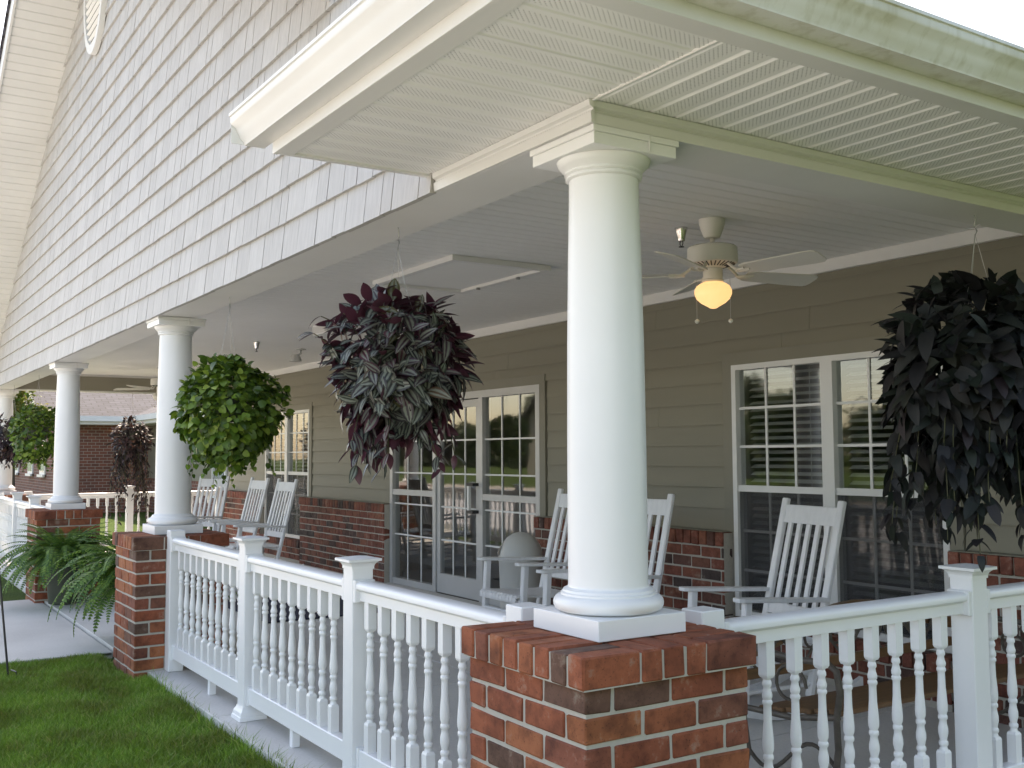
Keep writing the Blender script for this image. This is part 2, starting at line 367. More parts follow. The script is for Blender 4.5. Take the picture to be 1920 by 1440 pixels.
# grass blades near the camera
def grass(name, n, x0, x1, y0, y1, h0, h1, keep):
    x = RNG.uniform(x0, x1, n); y = RNG.uniform(y0, y1, n); k = keep(x, y); x = x[k]; y = y[k]; n = len(x)
    h = RNG.uniform(h0, h1, n)*(.8+.2*np.sin(x*5.1+y*3.3)*np.sin(y*8.3-x*2.1)); a = RNG.uniform(0, 2*np.pi, n); w = RNG.uniform(.0014, .0030, n)
    la = RNG.uniform(0, 2*np.pi, n); lean = RNG.uniform(.15, .95, n)*h
    dx, dy = np.cos(a)*w, np.sin(a)*w; lx, ly = np.cos(la)*lean, np.sin(la)*lean; z = np.full(n, -.068)
    P = np.empty((n,5,3), np.float32)
    P[:,0] = np.stack([x-dx,y-dy,z],1); P[:,1] = np.stack([x+dx,y+dy,z],1)
    P[:,2] = np.stack([x+dx*.8+lx*.35,y+dy*.8+ly*.35,z+h*.6],1); P[:,3] = np.stack([x-dx*.8+lx*.35,y-dy*.8+ly*.35,z+h*.6],1)
    P[:,4] = np.stack([x+lx,y+ly,z+h*.95],1)
    m = bpy.data.meshes.new(name); m.vertices.add(n*5); m.vertices.foreach_set('co', P.ravel())
    b = np.arange(n)[:,None]*5
    loops = np.concatenate([b+0,b+1,b+2,b+3,b+3,b+2,b+4],1).ravel().astype(np.int32)
    m.loops.add(n*7); m.loops.foreach_set('vertex_index', loops); m.polygons.add(n*2)
    st = (np.arange(n)[:,None]*7+np.array([[0,4]])).ravel(); m.polygons.foreach_set('loop_start', st.astype(np.int32))
    m.update(calc_edges=True); m.validate()
    l = m.uv_layers.new(name='UVMap'); l.data.foreach_set('uv', np.full(n*7*2, .3, np.float32))
    o = link(name, m, M['blade']); o['label'] = 'short green grass blades of the lawn before the porch'; o['category'] = 'grass'; o['kind'] = 'stuff'; return o
grass('lawn_grass', 150000, -5.72, -1.2, -1.9, -.208, .045, .085, lambda x, y: (y < -.20) & (x < 1.0) & ~((x < -4.68) & (y > -.31)))
grass('lawn_grass', 70000, -5.72, 3.4, -2.3, -.21, .04, .08, lambda x, y: ((x > -1.2) | (y < -1.9)) & ~((abs(x) < .31) & (y > -.31)))

grass('lawn_grass', 700, -4.55, -1.0, -.27, -.195, .09, .16, lambda x, y: x > -4.6)
# ================================================================== BRICKWORK
BM = {}
def brick_mesh(l, d, h, var, mat):
    key = (round(l,4), round(d,4), round(h,4), var, mat)
    if key not in BM:
        r = random.Random(hash(key) & 0xffff); bm = bmesh.new(); bmesh.ops.create_cube(bm, size=1)
        for v in bm.verts: v.co = Vector((v.co.x*l, v.co.y*d, v.co.z*h))
        bmesh.ops.bevel(bm, geom=list(bm.edges), offset=.0045, segments=1, affect='EDGES')
        for v in bm.verts: v.co += Vector((r.uniform(-1,1), r.uniform(-1,1), r.uniform(-1,1)))*.0017
        m = bpy.data.meshes.new('brick'); bm.to_mesh(m); bm.free(); m.materials.append(M[mat]); BM[key] = m
    return BM[key]
def brick(parent, c, l, d, h, mat='brick', alongy=False, tilt=True):
    me = brick_mesh(l, d, h, random.randrange(5), mat); o = link('brick', me, None, parent)
    j = .0011
    o.location = (c[0]+random.uniform(-j,j), c[1]+random.uniform(-j,j), c[2]+random.uniform(-.0015,.0015))
    o.rotation_euler = (random.uniform(-.008,.008), random.uniform(-.01,.01), (math.pi/2 if alongy else 0)+random.uniform(-.006,.006)+random.choice((0, math.pi)))
    return o
CH, JT = .0813, .0125
def pier(cx, label, detail=True):
    t = thing('brick_pier', label, 'brick pier', (cx, 0, 0), group='brick piers carrying the porch columns')
    b = .305; d = .09
    m = MB(); m.box(cx-b+.0062, cx+b-.0062, -b+.0062, b-.0062, -.07, .81); m.box(cx-.3185, cx+.3185, -.3185, .3185, .81, .893)
    obj('mortar', m, M['mortar'], t)
    for k in range(-1, 10):
        z = k*CH+CH/2+JT/2; A = (k % 2 == 1)
        for s in (-1, 1):
            for i in range(3):
                e0, e1 = -b+.2033*i+(JT/2 if i else 0), -b+.2033*(i+1)-(JT/2 if i < 2 else 0); u = (e0+e1)/2; L = e1-e0
                if A: brick(t, (cx+u, s*(b-d/2), z), L, d, CH-JT)
                else: brick(t, (cx+s*(b-d/2), u, z), L, d, CH-JT, alongy=True)
            for i in range(2):
                L = (2*b-2*d-JT)/2; u = -L/2+L*i
                if A: brick(t, (cx+s*(b-d/2), u, z), L-JT, d, CH-JT, alongy=True)
                else: brick(t, (cx+u, s*(b-d/2), z), L-JT, d, CH-JT)
    c = .325
    for s in (-1, 1):
        for i in range(8):
            brick(t, (cx-c+.08125*(i+.5)+(-.002 if i == 0 else .002 if i == 7 else 0), s*(c-.1), .8565), .0813-JT+(.004 if i in (0,7) else .0), .2, .087)
        for i in range(3):
            w = (2*c-.40)/3; brick(t, (cx+s*(c-.1), -c+.2+w*(i+.5), .8565), w-JT, .2, .087, alongy=True)
    m = MB(); m.box(cx-.125, cx+.125, -.125, .125, .82, .899); obj('cap_core', m, M['brick'], t)
    return t
PX = [0.0, -5.004, -9.157, -14.16]
pier(PX[0], 'red brick pier at the porch corner where the two railings meet')
pier(PX[1], 'red brick pier beside the entrance path with lawn at its foot')
pier(PX[2], 'red brick pier half hidden behind the ferns across the entrance path')
pier(PX[3], 'red brick pier at the far end corner of the porch')

# ================================================================== COLUMNS
def column(cx, label):
    cy = .016; t = thing('porch_column', label, 'column', (cx, cy, .90), group='round white porch columns')
    m = MB(); m.box(cx-.168, cx+.168, cy-.168, cy+.168, .902, .962); obj('plinth', m, M['white'], t, bevel=.002)
    prof = [(.13,.9625),(.152,.9642),(.164,.970),(.1705,.981),(.1715,.990),(.169,1.0),(.162,1.008),(.152,1.0125),(.148,1.0135),(.148,1.019),(.145,1.0215),(.142,1.0225),(.140,1.029),(.132,1.0325),(.126,1.036),(.1245,1.042)]
    m = MB(); m.lathe(prof, 56, (cx,cy,0)); obj('base', m, M['white'], t, smooth=40)
    m = MB(); m.lathe([(.1245,1.041),(.1245,1.25),(.1235,1.5),(.121,1.8),(.1165,2.05),(.1125,2.22),(.1105,2.312)], 56, (cx,cy,0)); obj('shaft', m, M['white'], t, smooth=50)
    prof = [(.1105,2.310),(.117,2.3115),(.1215,2.315),(.1215,2.321),(.117,2.3245),(.121,2.3265),(.1255,2.330),(.1255,2.334),(.122,2.3365),(.127,2.342),(.137,2.350),(.146,2.361),(.150,2.3715)]
    m = MB(); m.lathe(prof, 56, (cx,cy,0)); o = obj('capital', m, M['white'], t, smooth=40)
    m = MB(); m.box(cx-.163, cx+.163, cy-.163, cy+.163, 2.372, 2.408); m.box(cx-.170, cx+.170, cy-.170, cy+.170, 2.4082, 2.4275)
    obj('abacus', m, M['white'], t, bevel=.0015)
    m = MB()
    for s in (-1, 1): m.beam((cx+.169*s, cy+.05, 2.375), (cx+.169*s, cy+.05, 2.425), .006, .004, (1,0,0))
    obj('seam', m, M['trim_white'], t)
column(PX[0], 'white tapered round column standing on the corner brick pier')
column(PX[1], 'white round column on the brick pier beside the green hanging ball')
column(PX[2], 'white round column across the entrance path above the ferns')
column(PX[3], 'white round column at the far end corner of the porch')

# ================================================================== RAILINGS
BPROF = [(.690,.0160),(.682,.0115),(.672,.0150),(.664,.0155),(.657,.0115),(.645,.0130),(.632,.0170),(.622,.0160),(.616,.0130),(.610,.0165),(.602,.0165),(.597,.0130),(.585,.0128),(.540,.0138),(.500,.0170),(.470,.0188),(.450,.0180),(.436,.0135),(.430,.0170),(.420,.0170),(.414,.0125),(.400,.0140),(.382,.0178),(.365,.0178),(.348,.0140),(.338,.0125),(.332,.0168),(.322,.0168),(.315,.0125),(.300,.0160)]
_m = MB(); _m.lathe([(r*1.06, z) for z, r in reversed(BPROF)], 14)
for (za, zb) in ((.175, .292), (.698, .815)):
    _m.box(-.0195, .0195, -.0195, .0195, za, zb)
_m.frustum(0, 0, .292, .0195, .302, .0155); _m.frustum(0, 0, .688, .0155, .698, .0195)
BAL = _m.mesh('baluster', 45); BAL.materials.append(M['rail_white'])
def newel(t, x, y, cap=True, z1=.955):
    m = MB(); m.box(x-.05, x+.05, y-.05, y+.05, .002, z1); p = obj('post', m, M['rail_white'], t, bevel=.004)
    if cap:
        m = MB(); m.box(x-.053, x+.053, y-.053, y+.053, .945, .957)
        hs = [(.957,.053),(.965,.056),(.973,.0625),(.979,.071)]
        for (a, b_) in zip(hs[:-1], hs[1:]): m.frustum(x, y, a[0], a[1], b_[0], b_[1])
        m.box(x-.078, x+.078, y-.078, y+.078, .979, .990); m.frustum(x, y, .9902, .078, 1.0, .012)
        obj('post_cap', m, M['rail_white'], p)
        m = MB(); hs = [(.002,.077),(.022,.074),(.026,.070),(.045,.066),(.062,.056),(.075,.0515)]
        for (a, b_) in zip(hs[:-1], hs[1:]): m.frustum(x, y, a[0], a[1], b_[0], b_[1])
        obj('base_trim', m, M['rail_white'], p)
def railing(label, ax, fixed, stops, bal_lists, feet, loc):
    """stops: list of (pos, kind) along the axis, kind 'end' half hidden post or 'newel'"""
    t = thing('porch_railing', label, 'railing', loc, group='white turned baluster porch railings')
    P = lambda a, o: (a, fixed+o) if ax == 'x' else (fixed+o, a)
    def lb(m, a0, a1, w0, w1, z0, z1):
        if ax == 'x': m.box(a0, a1, fixed+w0, fixed+w1, z0, z1)
        else: m.box(fixed+w0, fixed+w1, a0, a1, z0, z1)
    for (a, k) in stops: newel(t, *P(a, 0), cap=(k == 'newel'), z1=.955 if k == 'newel' else .942)
    for (s0, _), (s1, _) in zip(stops[:-1], stops[1:]):
        a0, a1 = s0+.0505, s1-.0505
        prof = [(-.024,.812),(.024,.812),(.024,.852),(.030,.856),(.043,.864),(.045,.878),(.040,.888),(.028,.895),(-.028,.895),(-.040,.888),(-.045,.878),(-.043,.864),(-.030,.856),(-.024,.852)]
        m = MB(); m.extrude(prof, ax, a0, a1, (0,fixed,0) if ax == 'x' else (fixed,0,0)); obj('top_rail', m, M['rail_white'], t, smooth=35)
        m = MB(); lb(m, a0, a1, -.026, .026, .088, .178); obj('bottom_rail', m, M['rail_white'], t, bevel=.004)
        for (q0, q1) in ((a0-.0003, a0+.022), (a1-.022, a1+.0003)):
            for (hw, za, zb) in ((.048, .803, .9), (.031, .080, .184)):
                m = MB(); lb(m, q0, q1, -hw, hw, za, zb); obj('rail_bracket', m, M['rail_white'], t, bevel=.003)
    for a in bal_lists:
        o = link('baluster', BAL, None, t); p = P(a, 0); o.location = (p[0], p[1], random.uniform(-.0008,.0008)); o.rotation_euler = (0,0,random.uniform(-.03,.03))
    for a in feet:
        m = MB(); lb(m, a-.019, a+.019, -.019, .019, .002, .090); obj('support_foot', m, M['rail_white'], t)
ry = -.055
rng = lambda a, n, s=.1312: [a+s*k for k in range(n)]
railing('white turned baluster railing along the lawn between two brick piers', 'x', ry, [(-4.648,'end'),(-3.12,'newel'),(-1.694,'newel'),(-.356,'end')],
        rng(-4.497, 10, .1345)[:10] + rng(-3.008, 9) + rng(-1.566, 9), [-3.80, -2.435, -1.02], (-2.5, ry, 0))
railing('white turned baluster railing running back from the corner pier towards the window wall', 'y', .05, [(.365,'end'),(1.80,'newel'),(3.19,'end')],
        rng(.515, 9, .1365) + rng(1.94, 9, .1365), [1.08, 2.5], (.05, 1.8, 0))
railing('white railing bays beyond the entrance path ending at the far corner pier', 'x', ry, [(-13.80,'end'),(-12.10,'newel'),(-10.75,'newel'),(-9.51,'end')],
        rng(-13.65, 11, .1345) + rng(-11.97, 9, .1345) + rng(-10.60, 8, .1345), [-12.9, -11.4, -10.1], (-11.5, ry, 0))
railing('white railing across the far end of the porch before the sunlit lawn', 'y', -14.16, [(.365,'end'),(1.80,'newel'),(3.19,'end')],
        rng(.515, 9, .1365) + rng(1.94, 9, .1365), [1.08, 2.5], (-14.16, 1.8, 0))

# ================================================================== HOUSE
house = thing('house', 'long gabled house with taupe shingles, white porch roof and brick wainscot', 'house', (-7.08, 3.34, 0))
WY = 3.34; ZC = 2.69; ZB = 2.43
OPEN = [(-12.35,-10.65,.31,2.07), (-8.20,-5.17,0,2.08), (-2.754,-1.06,.31,2.07)]
XL, XR = -14.12, .15
m = MB(); x = XL
for (a, b_, z0, z1) in OPEN:
    m.box(x, a, WY, WY+.14, -.1, 3.0)
    m.box(a, b_, WY, WY+.14, z1, 3.0)
    if z0 > 0: m.box(a, b_, WY, WY+.14, -.1, z0)
    x = b_
m.box(x, XR, WY, WY+.14, -.1, 3.0)
m.box(XL, XL+.14, WY+.14, 13, -.1, 3.0); m.box(XR-.14, XR, WY+.14, 13, -.1, 3.0); m.box(XL, XR, 13, 13.14, -.1, 3.0)
wall = obj('porch_wall', m, M['interior'], house)
obj('interior_floor', bx(XL+.14, XR-.14, WY+.001, 13, -.05, .004), M['int_floor'], house)
obj('interior_ceiling', bx(XL+.14, XR-.14, WY+.141, 13, 2.6, 2.65), M['interior'], house)
m = MB()
for x in (-9.3, -4.3): m.box(x, x+.1, WY+.141, 8, .005, 2.6)
m.box(-14, 0, 8.0, 8.1, .005, 2.6); obj('room_partition', m, M['interior'], house)

# lap siding boards, one object each
EXP = .151; SPANS_LOW = [(XL, -12.45), (-10.55, -8.295), (-5.06, -2.845), (-.965, XR)]
def board(x0, x1, z, h=EXP):
    m = MB(); prof = [(WY-.0005, z+.007), (WY-.012, z+.007), (WY-.0215, z), (WY-.022, z+.004), (WY-.0062, z+h+.015), (WY-.0005, z+h+.015)]
    m.extrude(prof, 'x', x0, x1); return obj('siding_board', m, M['siding'], wall)
k = 0; z = .897
while z < 2.60:
    h = min(EXP, 2.618-z)
    spans = SPANS_LOW if z < 2.09 else [(XL, XR)]
    for (a, b_) in spans:
        cuts = [a]
        q = a + random.uniform(.8, 3.4)
        while q < b_-.5: cuts.append(q); q += 3.66
        cuts.append(b_)
        for c0, c1 in zip(cuts[:-1], cuts[1:]): board(c0+.0012, c1-.0012, z, h)
    z += EXP; k += 1
for (a, b_, z0, z1) in OPEN:
    m = MB(); w = .088
    zb = .89 if z0 > 0 or True else 0
    m.box(a-w, a-.001, WY-.028, WY-.0005, zb, z1+w); m.box(b_+.001, b_+w, WY-.028, WY-.0005, zb, z1+w); m.box(a-.001, b_+.001, WY-.0275, WY-.0005, z1+.001, z1+w)
    obj('casing', m, M['casing'], wall)
obj('crown_trim', bx(XL, XR, WY-.045, WY-.001, 2.612, ZC), M['trim_white'], wall)
for a, b_ in [(-10.86,-8.21),(-5.16,-2.80),(-1.02,XR)]: obj('wainscot_flashing', bx(a, b_, WY-.10, WY-.017, .8905, .8955), M['casing'], wall)

# brick wainscot
def wain(x0, x1, ztop, ncourse):
    wains = obj('brick_wainscot', bx(x0+.006, x1-.006, WY-.0885, WY-.001, -.02, ztop-.006), M['mortar'], house)
    n = int(round((x1-x0)/.0813)); w = (x1-x0)/n
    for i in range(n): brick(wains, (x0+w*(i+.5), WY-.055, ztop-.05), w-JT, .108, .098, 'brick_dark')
    zt = ztop-.1-JT
    for k in range(ncourse):
        z = zt-CH*k-(CH-JT)/2; x = x0+(0 if k % 2 else -.1015)
        while x < x1-.02:
            a, b_ = max(x, x0), min(x+.203, x1)
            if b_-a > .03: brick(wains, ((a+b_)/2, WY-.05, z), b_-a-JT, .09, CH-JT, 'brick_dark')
            x += .203
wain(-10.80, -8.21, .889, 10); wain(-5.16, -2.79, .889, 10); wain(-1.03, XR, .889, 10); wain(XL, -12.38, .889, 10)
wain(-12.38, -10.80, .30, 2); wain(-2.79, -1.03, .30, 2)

# windows
def window(x0, x1, z0, z1, lab):
    w = obj('window', (lambda m: (m.box(x0, x1, WY-.03, WY+.06, z1-.038, z1), m.box(x0, x1, WY-.03, WY+.06, z0, z0+.045), m.box(x0, x0+.04, WY-.03, WY+.06, z0+.045, z1-.038), m.box(x1-.04, x1, WY-.03, WY+.06, z0+.045, z1-.038), m.box((x0+x1)/2-.048, (x0+x1)/2+.048, WY-.032, WY+.06, z0+.045, z1-.038), m)[-1])(MB()), M['frame_white'], house)
    w['label'] = lab; xm = (x0+x1)/2
    for (a, b_) in ((x0+.04, xm-.048), (xm+.048, x1-.04)):
        obj('sash_rail', bx(a, b_, WY-.018, WY+.05, 1.178, 1.222), M['frame_white'], w)
        for (q0, q1, lo) in ((z0+.045, 1.178, 1), (1.222, z1-.038, 0)):
            yg = WY+.012 if not lo else WY+.03
            obj('pane', bx(a, b_, yg, yg+.004, q0, q1), M['glass'], w)
            for i in (1, 2):
                xx = a+(b_-a)*i/3; obj('muntin', bx(xx-.009, xx+.009, yg-.008, yg-.001, q0, q1), M['frame_white'], w)
                zz = q0+(q1-q0)*i/3; obj('muntin', bx(a, b_, yg-.0085, yg-.0012, zz-.009, zz+.009), M['frame_white'], w)
        obj('insect_screen', bx(a, b_, WY-.006, WY-.0055, z0+.045, 1.178), M['screen'], w)
        nsl = 33
        sl = MB(); sl.beam((a+.01, 0, 0), (b_-.01, 0, 0), .046, .0015, (0, -.55, 1)); me = sl.mesh('slat'); me.materials.append(M['blind'])
        for i in range(nsl):
            o = link('blind_slat', me, None, w); o.location = (0, WY+.115, z1-.07-i*(z1-z0-.12)/nsl); o.rotation_euler = (random.uniform(-.03,.03), 0, 0)
        for q in (.25, .75):
            obj('blind_cord', bx(a+(b_-a)*q-.002, a+(b_-a)*q+.002, WY+.085, WY+.088, z0+.1, z1-.05), M['blind'], w)
window(-12.35, -10.65, .31, 2.07, 'twin sash window with blinds behind the far rocking chairs')
window(-2.754, -1.06, .31, 2.07, 'twin sash window with blinds behind the near rocking chair')

# entrance: two sidelights and a door
dr = obj('entrance_door', (lambda m: (m.box(-8.20,-5.17,WY-.03,WY+.07,2.01,2.08), m.box(-8.20,-8.135,WY-.03,WY+.07,.003,2.01), m.box(-5.235,-5.17,WY-.03,WY+.07,.003,2.01), m.box(-7.185,-7.12,WY-.028,WY+.07,.003,2.01), m.box(-6.235,-6.165,WY-.028,WY+.07,.003,2.01),
     m.box(-8.135,-7.185,WY-.025,WY+.06,.003,.07), m.box(-6.165,-5.235,WY-.025,WY+.06,.003,.07), m.box(-8.135,-7.185,WY-.025,WY+.06,1.0,1.06), m.box(-6.165,-5.235,WY-.025,WY+.06,1.0,1.06), m)[-1])(MB()), M['alu'], house)
dr['label'] = 'grey framed glass door between two gridded glass sidelights'
leaf = MB(); leaf.box(-7.115,-7.045,WY-.012,WY+.04,.012,2.0); leaf.box(-6.31,-6.24,WY-.012,WY+.04,.012,2.0); leaf.box(-7.045,-6.31,WY-.012,WY+.04,.012,.21); leaf.box(-7.045,-6.31,WY-.012,WY+.04,1.93,2.0)
obj('door_leaf', leaf, M['alu'], dr)
for (a, b_, zs) in ((-8.135,-7.185,[(.07,1.0),(1.06,2.01)]), (-7.045,-6.31,[(.21,1.93)]), (-6.165,-5.235,[(.07,1.0),(1.06,2.01)])):
    for (q0, q1) in zs: obj('pane', bx(a, b_, WY+.012, WY+.016, q0, q1), M['glass'], dr)
    zlo, zhi = zs[0][0], zs[-1][1]
    for i in (1, 2):
        xx = a+(b_-a)*i/3
        for (q0, q1) in zs: obj('muntin', bx(xx-.008, xx+.008, WY+.003, WY+.011, q0, q1), M['frame_white'], dr)
    for zz in (1.596, 1.248, .902, .557):
        obj('muntin', bx(a, b_, WY+.0025, WY+.0112, zz-.008, zz+.008), M['frame_white'], dr)
m = MB(); m.beam((-6.345,WY-.075,.89),(-6.345,WY-.075,1.14),.04,.03,(0,1,0)); hnd = obj('handle', m, M['frame_white'], dr, bevel=.004)
m = MB(); m.box(-6.37,-6.25,WY-.09,WY-.0125,1.135,1.165); m.box(-6.37,-6.25,WY-.09,WY-.0125,.865,.895); obj('handle_bracket', m, M['black'], dr)
obj('lobby_counter', bx(-7.9,-6.6,6.5,7.0,.005,1.05), M['int_floor'], house)

# beams
m = MB(); m.box(-14.31, .15, -.15, .11, ZB, 2.80); obj('front_beam', m, M['trim_white'], house)
m = MB(); m.box(-.06, .15, .111, 3.338, ZB, 2.80); obj('side_beam', m, M['trim_white'], house)
m = MB(); m.box(-14.31, -14.06, .111, 3.338, ZB, 2.80); obj('side_beam', m, M['trim_white'], house)
obj('beam_lining', bx(-14.0595, -14.045, .112, 3.338, ZB+.012, ZC-.035), M['casing'], house)
# entablature trim round the corner
prof = [(0,2.4305),(-.012,2.4305),(-.014,2.462),(-.006,2.468),(-.006,2.474),(-.018,2.480),(-.020,2.4985),(0,2.4985)]
m = MB(); m.extrude([(-.1505+p, z) for p, z in prof], 'x', -.80, .172)
m.extrude([(.1505-p, z) for p, z in prof], 'y', -.1502, 3.338); obj('entablature', m, M['trim_white'], house, smooth=30)
m = MB(); m.box(-14.0, -.055, .111, .125, 2.675, ZC); m.box(-.074, -.0605, .126, 3.29, 2.675, ZC); obj('ceiling_trim', m, M['trim_white'], house)

# ceiling and soffit panels (V-grooved vinyl, one object per 12 inch panel)
def panel_mesh(width, length, mat, groove, depth, uvon=True, name='panel', ribw=.012, saw=False):
    m = MB(); n = int(round(width/.1016)); pts = []
    for i in range(n):
        x = i*width/n; pts += [(x, 0), (x+.0006, depth), (x+ribw, 0)] if saw else [(x, 0), (x+ribw*.35, depth), (x+ribw, depth), (x+ribw*1.35, 0)]
    pts.append((width-.0006, 0)); pts[0] = (.0006, 0)
    vv = []; uv = []
    for (x, z) in pts:
        for y in (0, length): vv.append((x, y, z)); uv.append((x+.0001, y+.0001))
    m.add(vv, [(2*i, 2*i+1, 2*i+3, 2*i+2) for i in range(len(pts)-1)], uv)
    me = m.mesh(name, fix=False); me.materials.append(M[mat])
    return me
ceil = obj('porch_ceiling', bx(-14.06, -.06, .11, WY, 2.72, 2.75), M['ceiling'], house)
pm = panel_mesh(.3048, WY-.11, 'ceiling', .0, .005, name='ceiling_panel', ribw=.014)
x = -14.06
while x < -.07:
    o = link('ceiling_panel', pm, None, ceil); o.location = (x, .11, ZC)
    if x+.3048 > -.06: o.scale = ((-.06-x)/.3048, 1, 1)
    x += .3048
sof = obj('eave_soffit', (lambda m: (m.box(-.83, .745, -.76, -.15, 2.53, 2.56), m.box(.15, .745, -.15, 6.0, 2.53, 2.56), m)[-1])(MB()), M['trim_white'], house)
pf = panel_mesh(.3048, .553, 'soffit', 0, .0035, name='soffit_panel', ribw=.018)
for i in range(5):
    o = link('soffit_panel', pf, None, sof); o.location = (-.822+.3048*i, -.705, 2.5)
ps = panel_mesh(.3048, .548, 'soffit', 0, .013, name='soffit_panel_side', ribw=.019, saw=True)
for i in range(18):
    o = link('soffit_panel', ps, None, sof); o.rotation_euler = (0,0,R(90)); o.location = (.7, -.145+.3048*i, 2.501)
m = MB(); m.box(-.832, .705, -.755, -.7045, 2.493, 2.505); m.box(.6985, .7455, -.7565, 6.0, 2.494, 2.506); m.box(.15, .699, -.158, -.148, 2.4945, 2.5035); m.box(-.846, -.8215, -.754, -.151, 2.4925, 2.5045)
obj('soffit_channel', m, M['trim_white'], sof)
# fascia and gutters
m = MB(); m.box(-.848, .768, -.775, -.7555, 2.491, 2.64); m.box(.746, .7685, -.7554, 6.0, 2.491, 2.64); m.box(-.8475, -.831, -.755, -.15, 2.4935, 2.64)
obj('fascia', m, M['trim_white'], house, bevel=.0015)
gp = [(0,2.530),(-.070,2.530),(-.072,2.538),(-.086,2.552),(-.096,2.572),(-.102,2.585),(-.118,2.596),(-.122,2.602),(-.122,2.622),(-.128,2.624),(-.128,2.634),(-.110,2.634),(-.110,2.626),(-.117,2.622),(-.117,2.604),(-.098,2.590),(-.082,2.556),(-.067,2.536),(-.005,2.535),(-.005,2.632),(0,2.634)]
m = MB(); m.extrude([(-.776+p, z) for p, z in gp], 'x', -.93, .897); obj('gutter', m, M['trim_white'], house, smooth=40)
m = MB(); m.extrude([(.769-p, z) for p, z in gp], 'y', -.775, 6.0); o = obj('gutter', m, M['gutter_dirty'], house, smooth=40); o['label'] = 'stained white gutter'
obj('gutter_end_cap', bx(-.9325,-.9305,-.895,-.777,2.532,2.63), M['trim_white'], house)

# gable wall with shingles
APX, APZ, SL = -7.08, 6.36, .532
zr = lambda x: APZ-SL*abs(x-APX) if x < -1.76 else 2.625+.491*(.86-x)
m = MB(); gy = -.150
prof = [(-14.45, 2.435), (.09, 2.435), (.09, 3.0), (APX, APZ+.06)]
m.add([(px_, gy-.001, z) for px_, z in prof]+[(px_, gy+.1, z) for px_, z in prof], [(0,1,2,3),(7,6,5,4),(0,4,5,1),(1,5,6,2),(2,6,7,3),(3,7,4,0)])
gable = obj('gable_wall', m, M['underlay'], house)
sh = []
row = 0; z = 2.424
while z < APZ-.05:
    x = -14.6+random.uniform(0, .2)
    while x < .3:
        w = random.choice((.10,.125,.14,.16,.18,.20,.23)); a, b_ = x, x+w; x += w
        if b_ > -.80 and z < 2.9: b_ = min(b_, -.803)
        if b_-a < .04: continue
        tl_, tr_ = min(z+.205, zr(a)-.001), min(z+.205, zr(b_)-.001)
        if max(tl_, tr_) < z+.012: continue
        z0_ = z+random.uniform(-.002,.002); sh.append((a+.0028, b_-.0028, z0_, max(tl_, tr_), max(tl_, z0_+.001), max(tr_, z0_+.001)))
    z += .1795; row += 1
def sh_add(m, a, b_, z0, z1, zl, zq, jy):
    y0 = gy-.026-jy; yt = lambda zz: gy-.027+.021*min(1, (zz-z0)/.205)-jy*.2
    m.add([(a,y0,z0),(b_,y0,z0),(b_,yt(zq),zq),(a,yt(zl),zl),(a,gy-.0015,z0),(b_,gy-.0015,z0),(b_,gy-.0012,zq),(a,gy-.0012,zl)],
          [(0,1,2,3),(4,7,6,5),(0,4,5,1),(1,5,6,2),(3,2,6,7),(0,3,7,4)])
vent = lambda s: (( (s[0]+s[1])/2+7.08)/.30)**2+(((s[2]+s[3])/2-5.64)/.44)**2 < 1
sh = [s for s in sh if not vent(s)]
vis = lambda s: s[0] > -9 and s[1] < -.75 and s[2] < 3.55+(-.8-s[0])*.55
def size(s):
    p = Vector(((s[0]+s[1])/2, gy, s[2])); v = p-CAM; dep = v.dot(d_); pxx = 960+FPX*v.dot(r_)/dep; pyy = 720-FPX*v.dot(u_)/dep
    inside = -30 < pxx < 1400 and -30 < pyy < 800
    return (1 if inside else 0)*(s[1]-s[0])/(dep*dep)
sh.sort(key=size, reverse=True)
for s in sh[:300]:
    m = MB(); sh_add(m, *s, random.uniform(0,.003)); link('shingle', m.mesh('shingle'), M['shingle'], gable)
m = MB()
for s in sh[300:]: sh_add(m, *s, random.uniform(0,.003))
o = obj('shingle_field', m, M['shingle'], gable); o['kind'] = 'stuff'
# oval louvred vent
vt = MB(); n = 48; ring = []
for k in range(n):
    a = 2*math.pi*k/n
    for (f, y) in ((1.0, gy-.02), (1.0, gy-.066), (.86, gy-.066), (.86, gy-.02)): ring.append((-7.08+.43*f*math.cos(a), y, 5.66+.60*f*math.sin(a)))
vt.add(ring, [(k*4+i, ((k+1) % n)*4+i, ((k+1) % n)*4+(i+1) % 4, k*4+(i+1) % 4) for k in range(n) for i in range(4)])
vent_o = obj('gable_vent', vt, M['trim_white'], house, smooth=40); vent_o['label'] = 'oval white louvred vent high in the gable'
vb = MB(); vb.add([(-7.08+.40*math.cos(2*math.pi*k/n), gy-.034, 5.66+.56*math.sin(2*math.pi*k/n)) for k in range(n)], [tuple(range(n))]); obj('vent_backing', vb, M['underlay'], vent_o)
zz = 5.66-.50
while zz < 5.66+.5:
    hw = .37*math.sqrt(max(0, 1-((zz-5.66)/.52)**2))
    if hw > .04:
        m = MB(); m.beam((-7.08-hw, gy-.050, zz), (-7.08+hw, gy-.050, zz), .030, .005, (0,.75,.6)); obj('louvre', m, M['trim_white'], vent_o)
    zz += .075
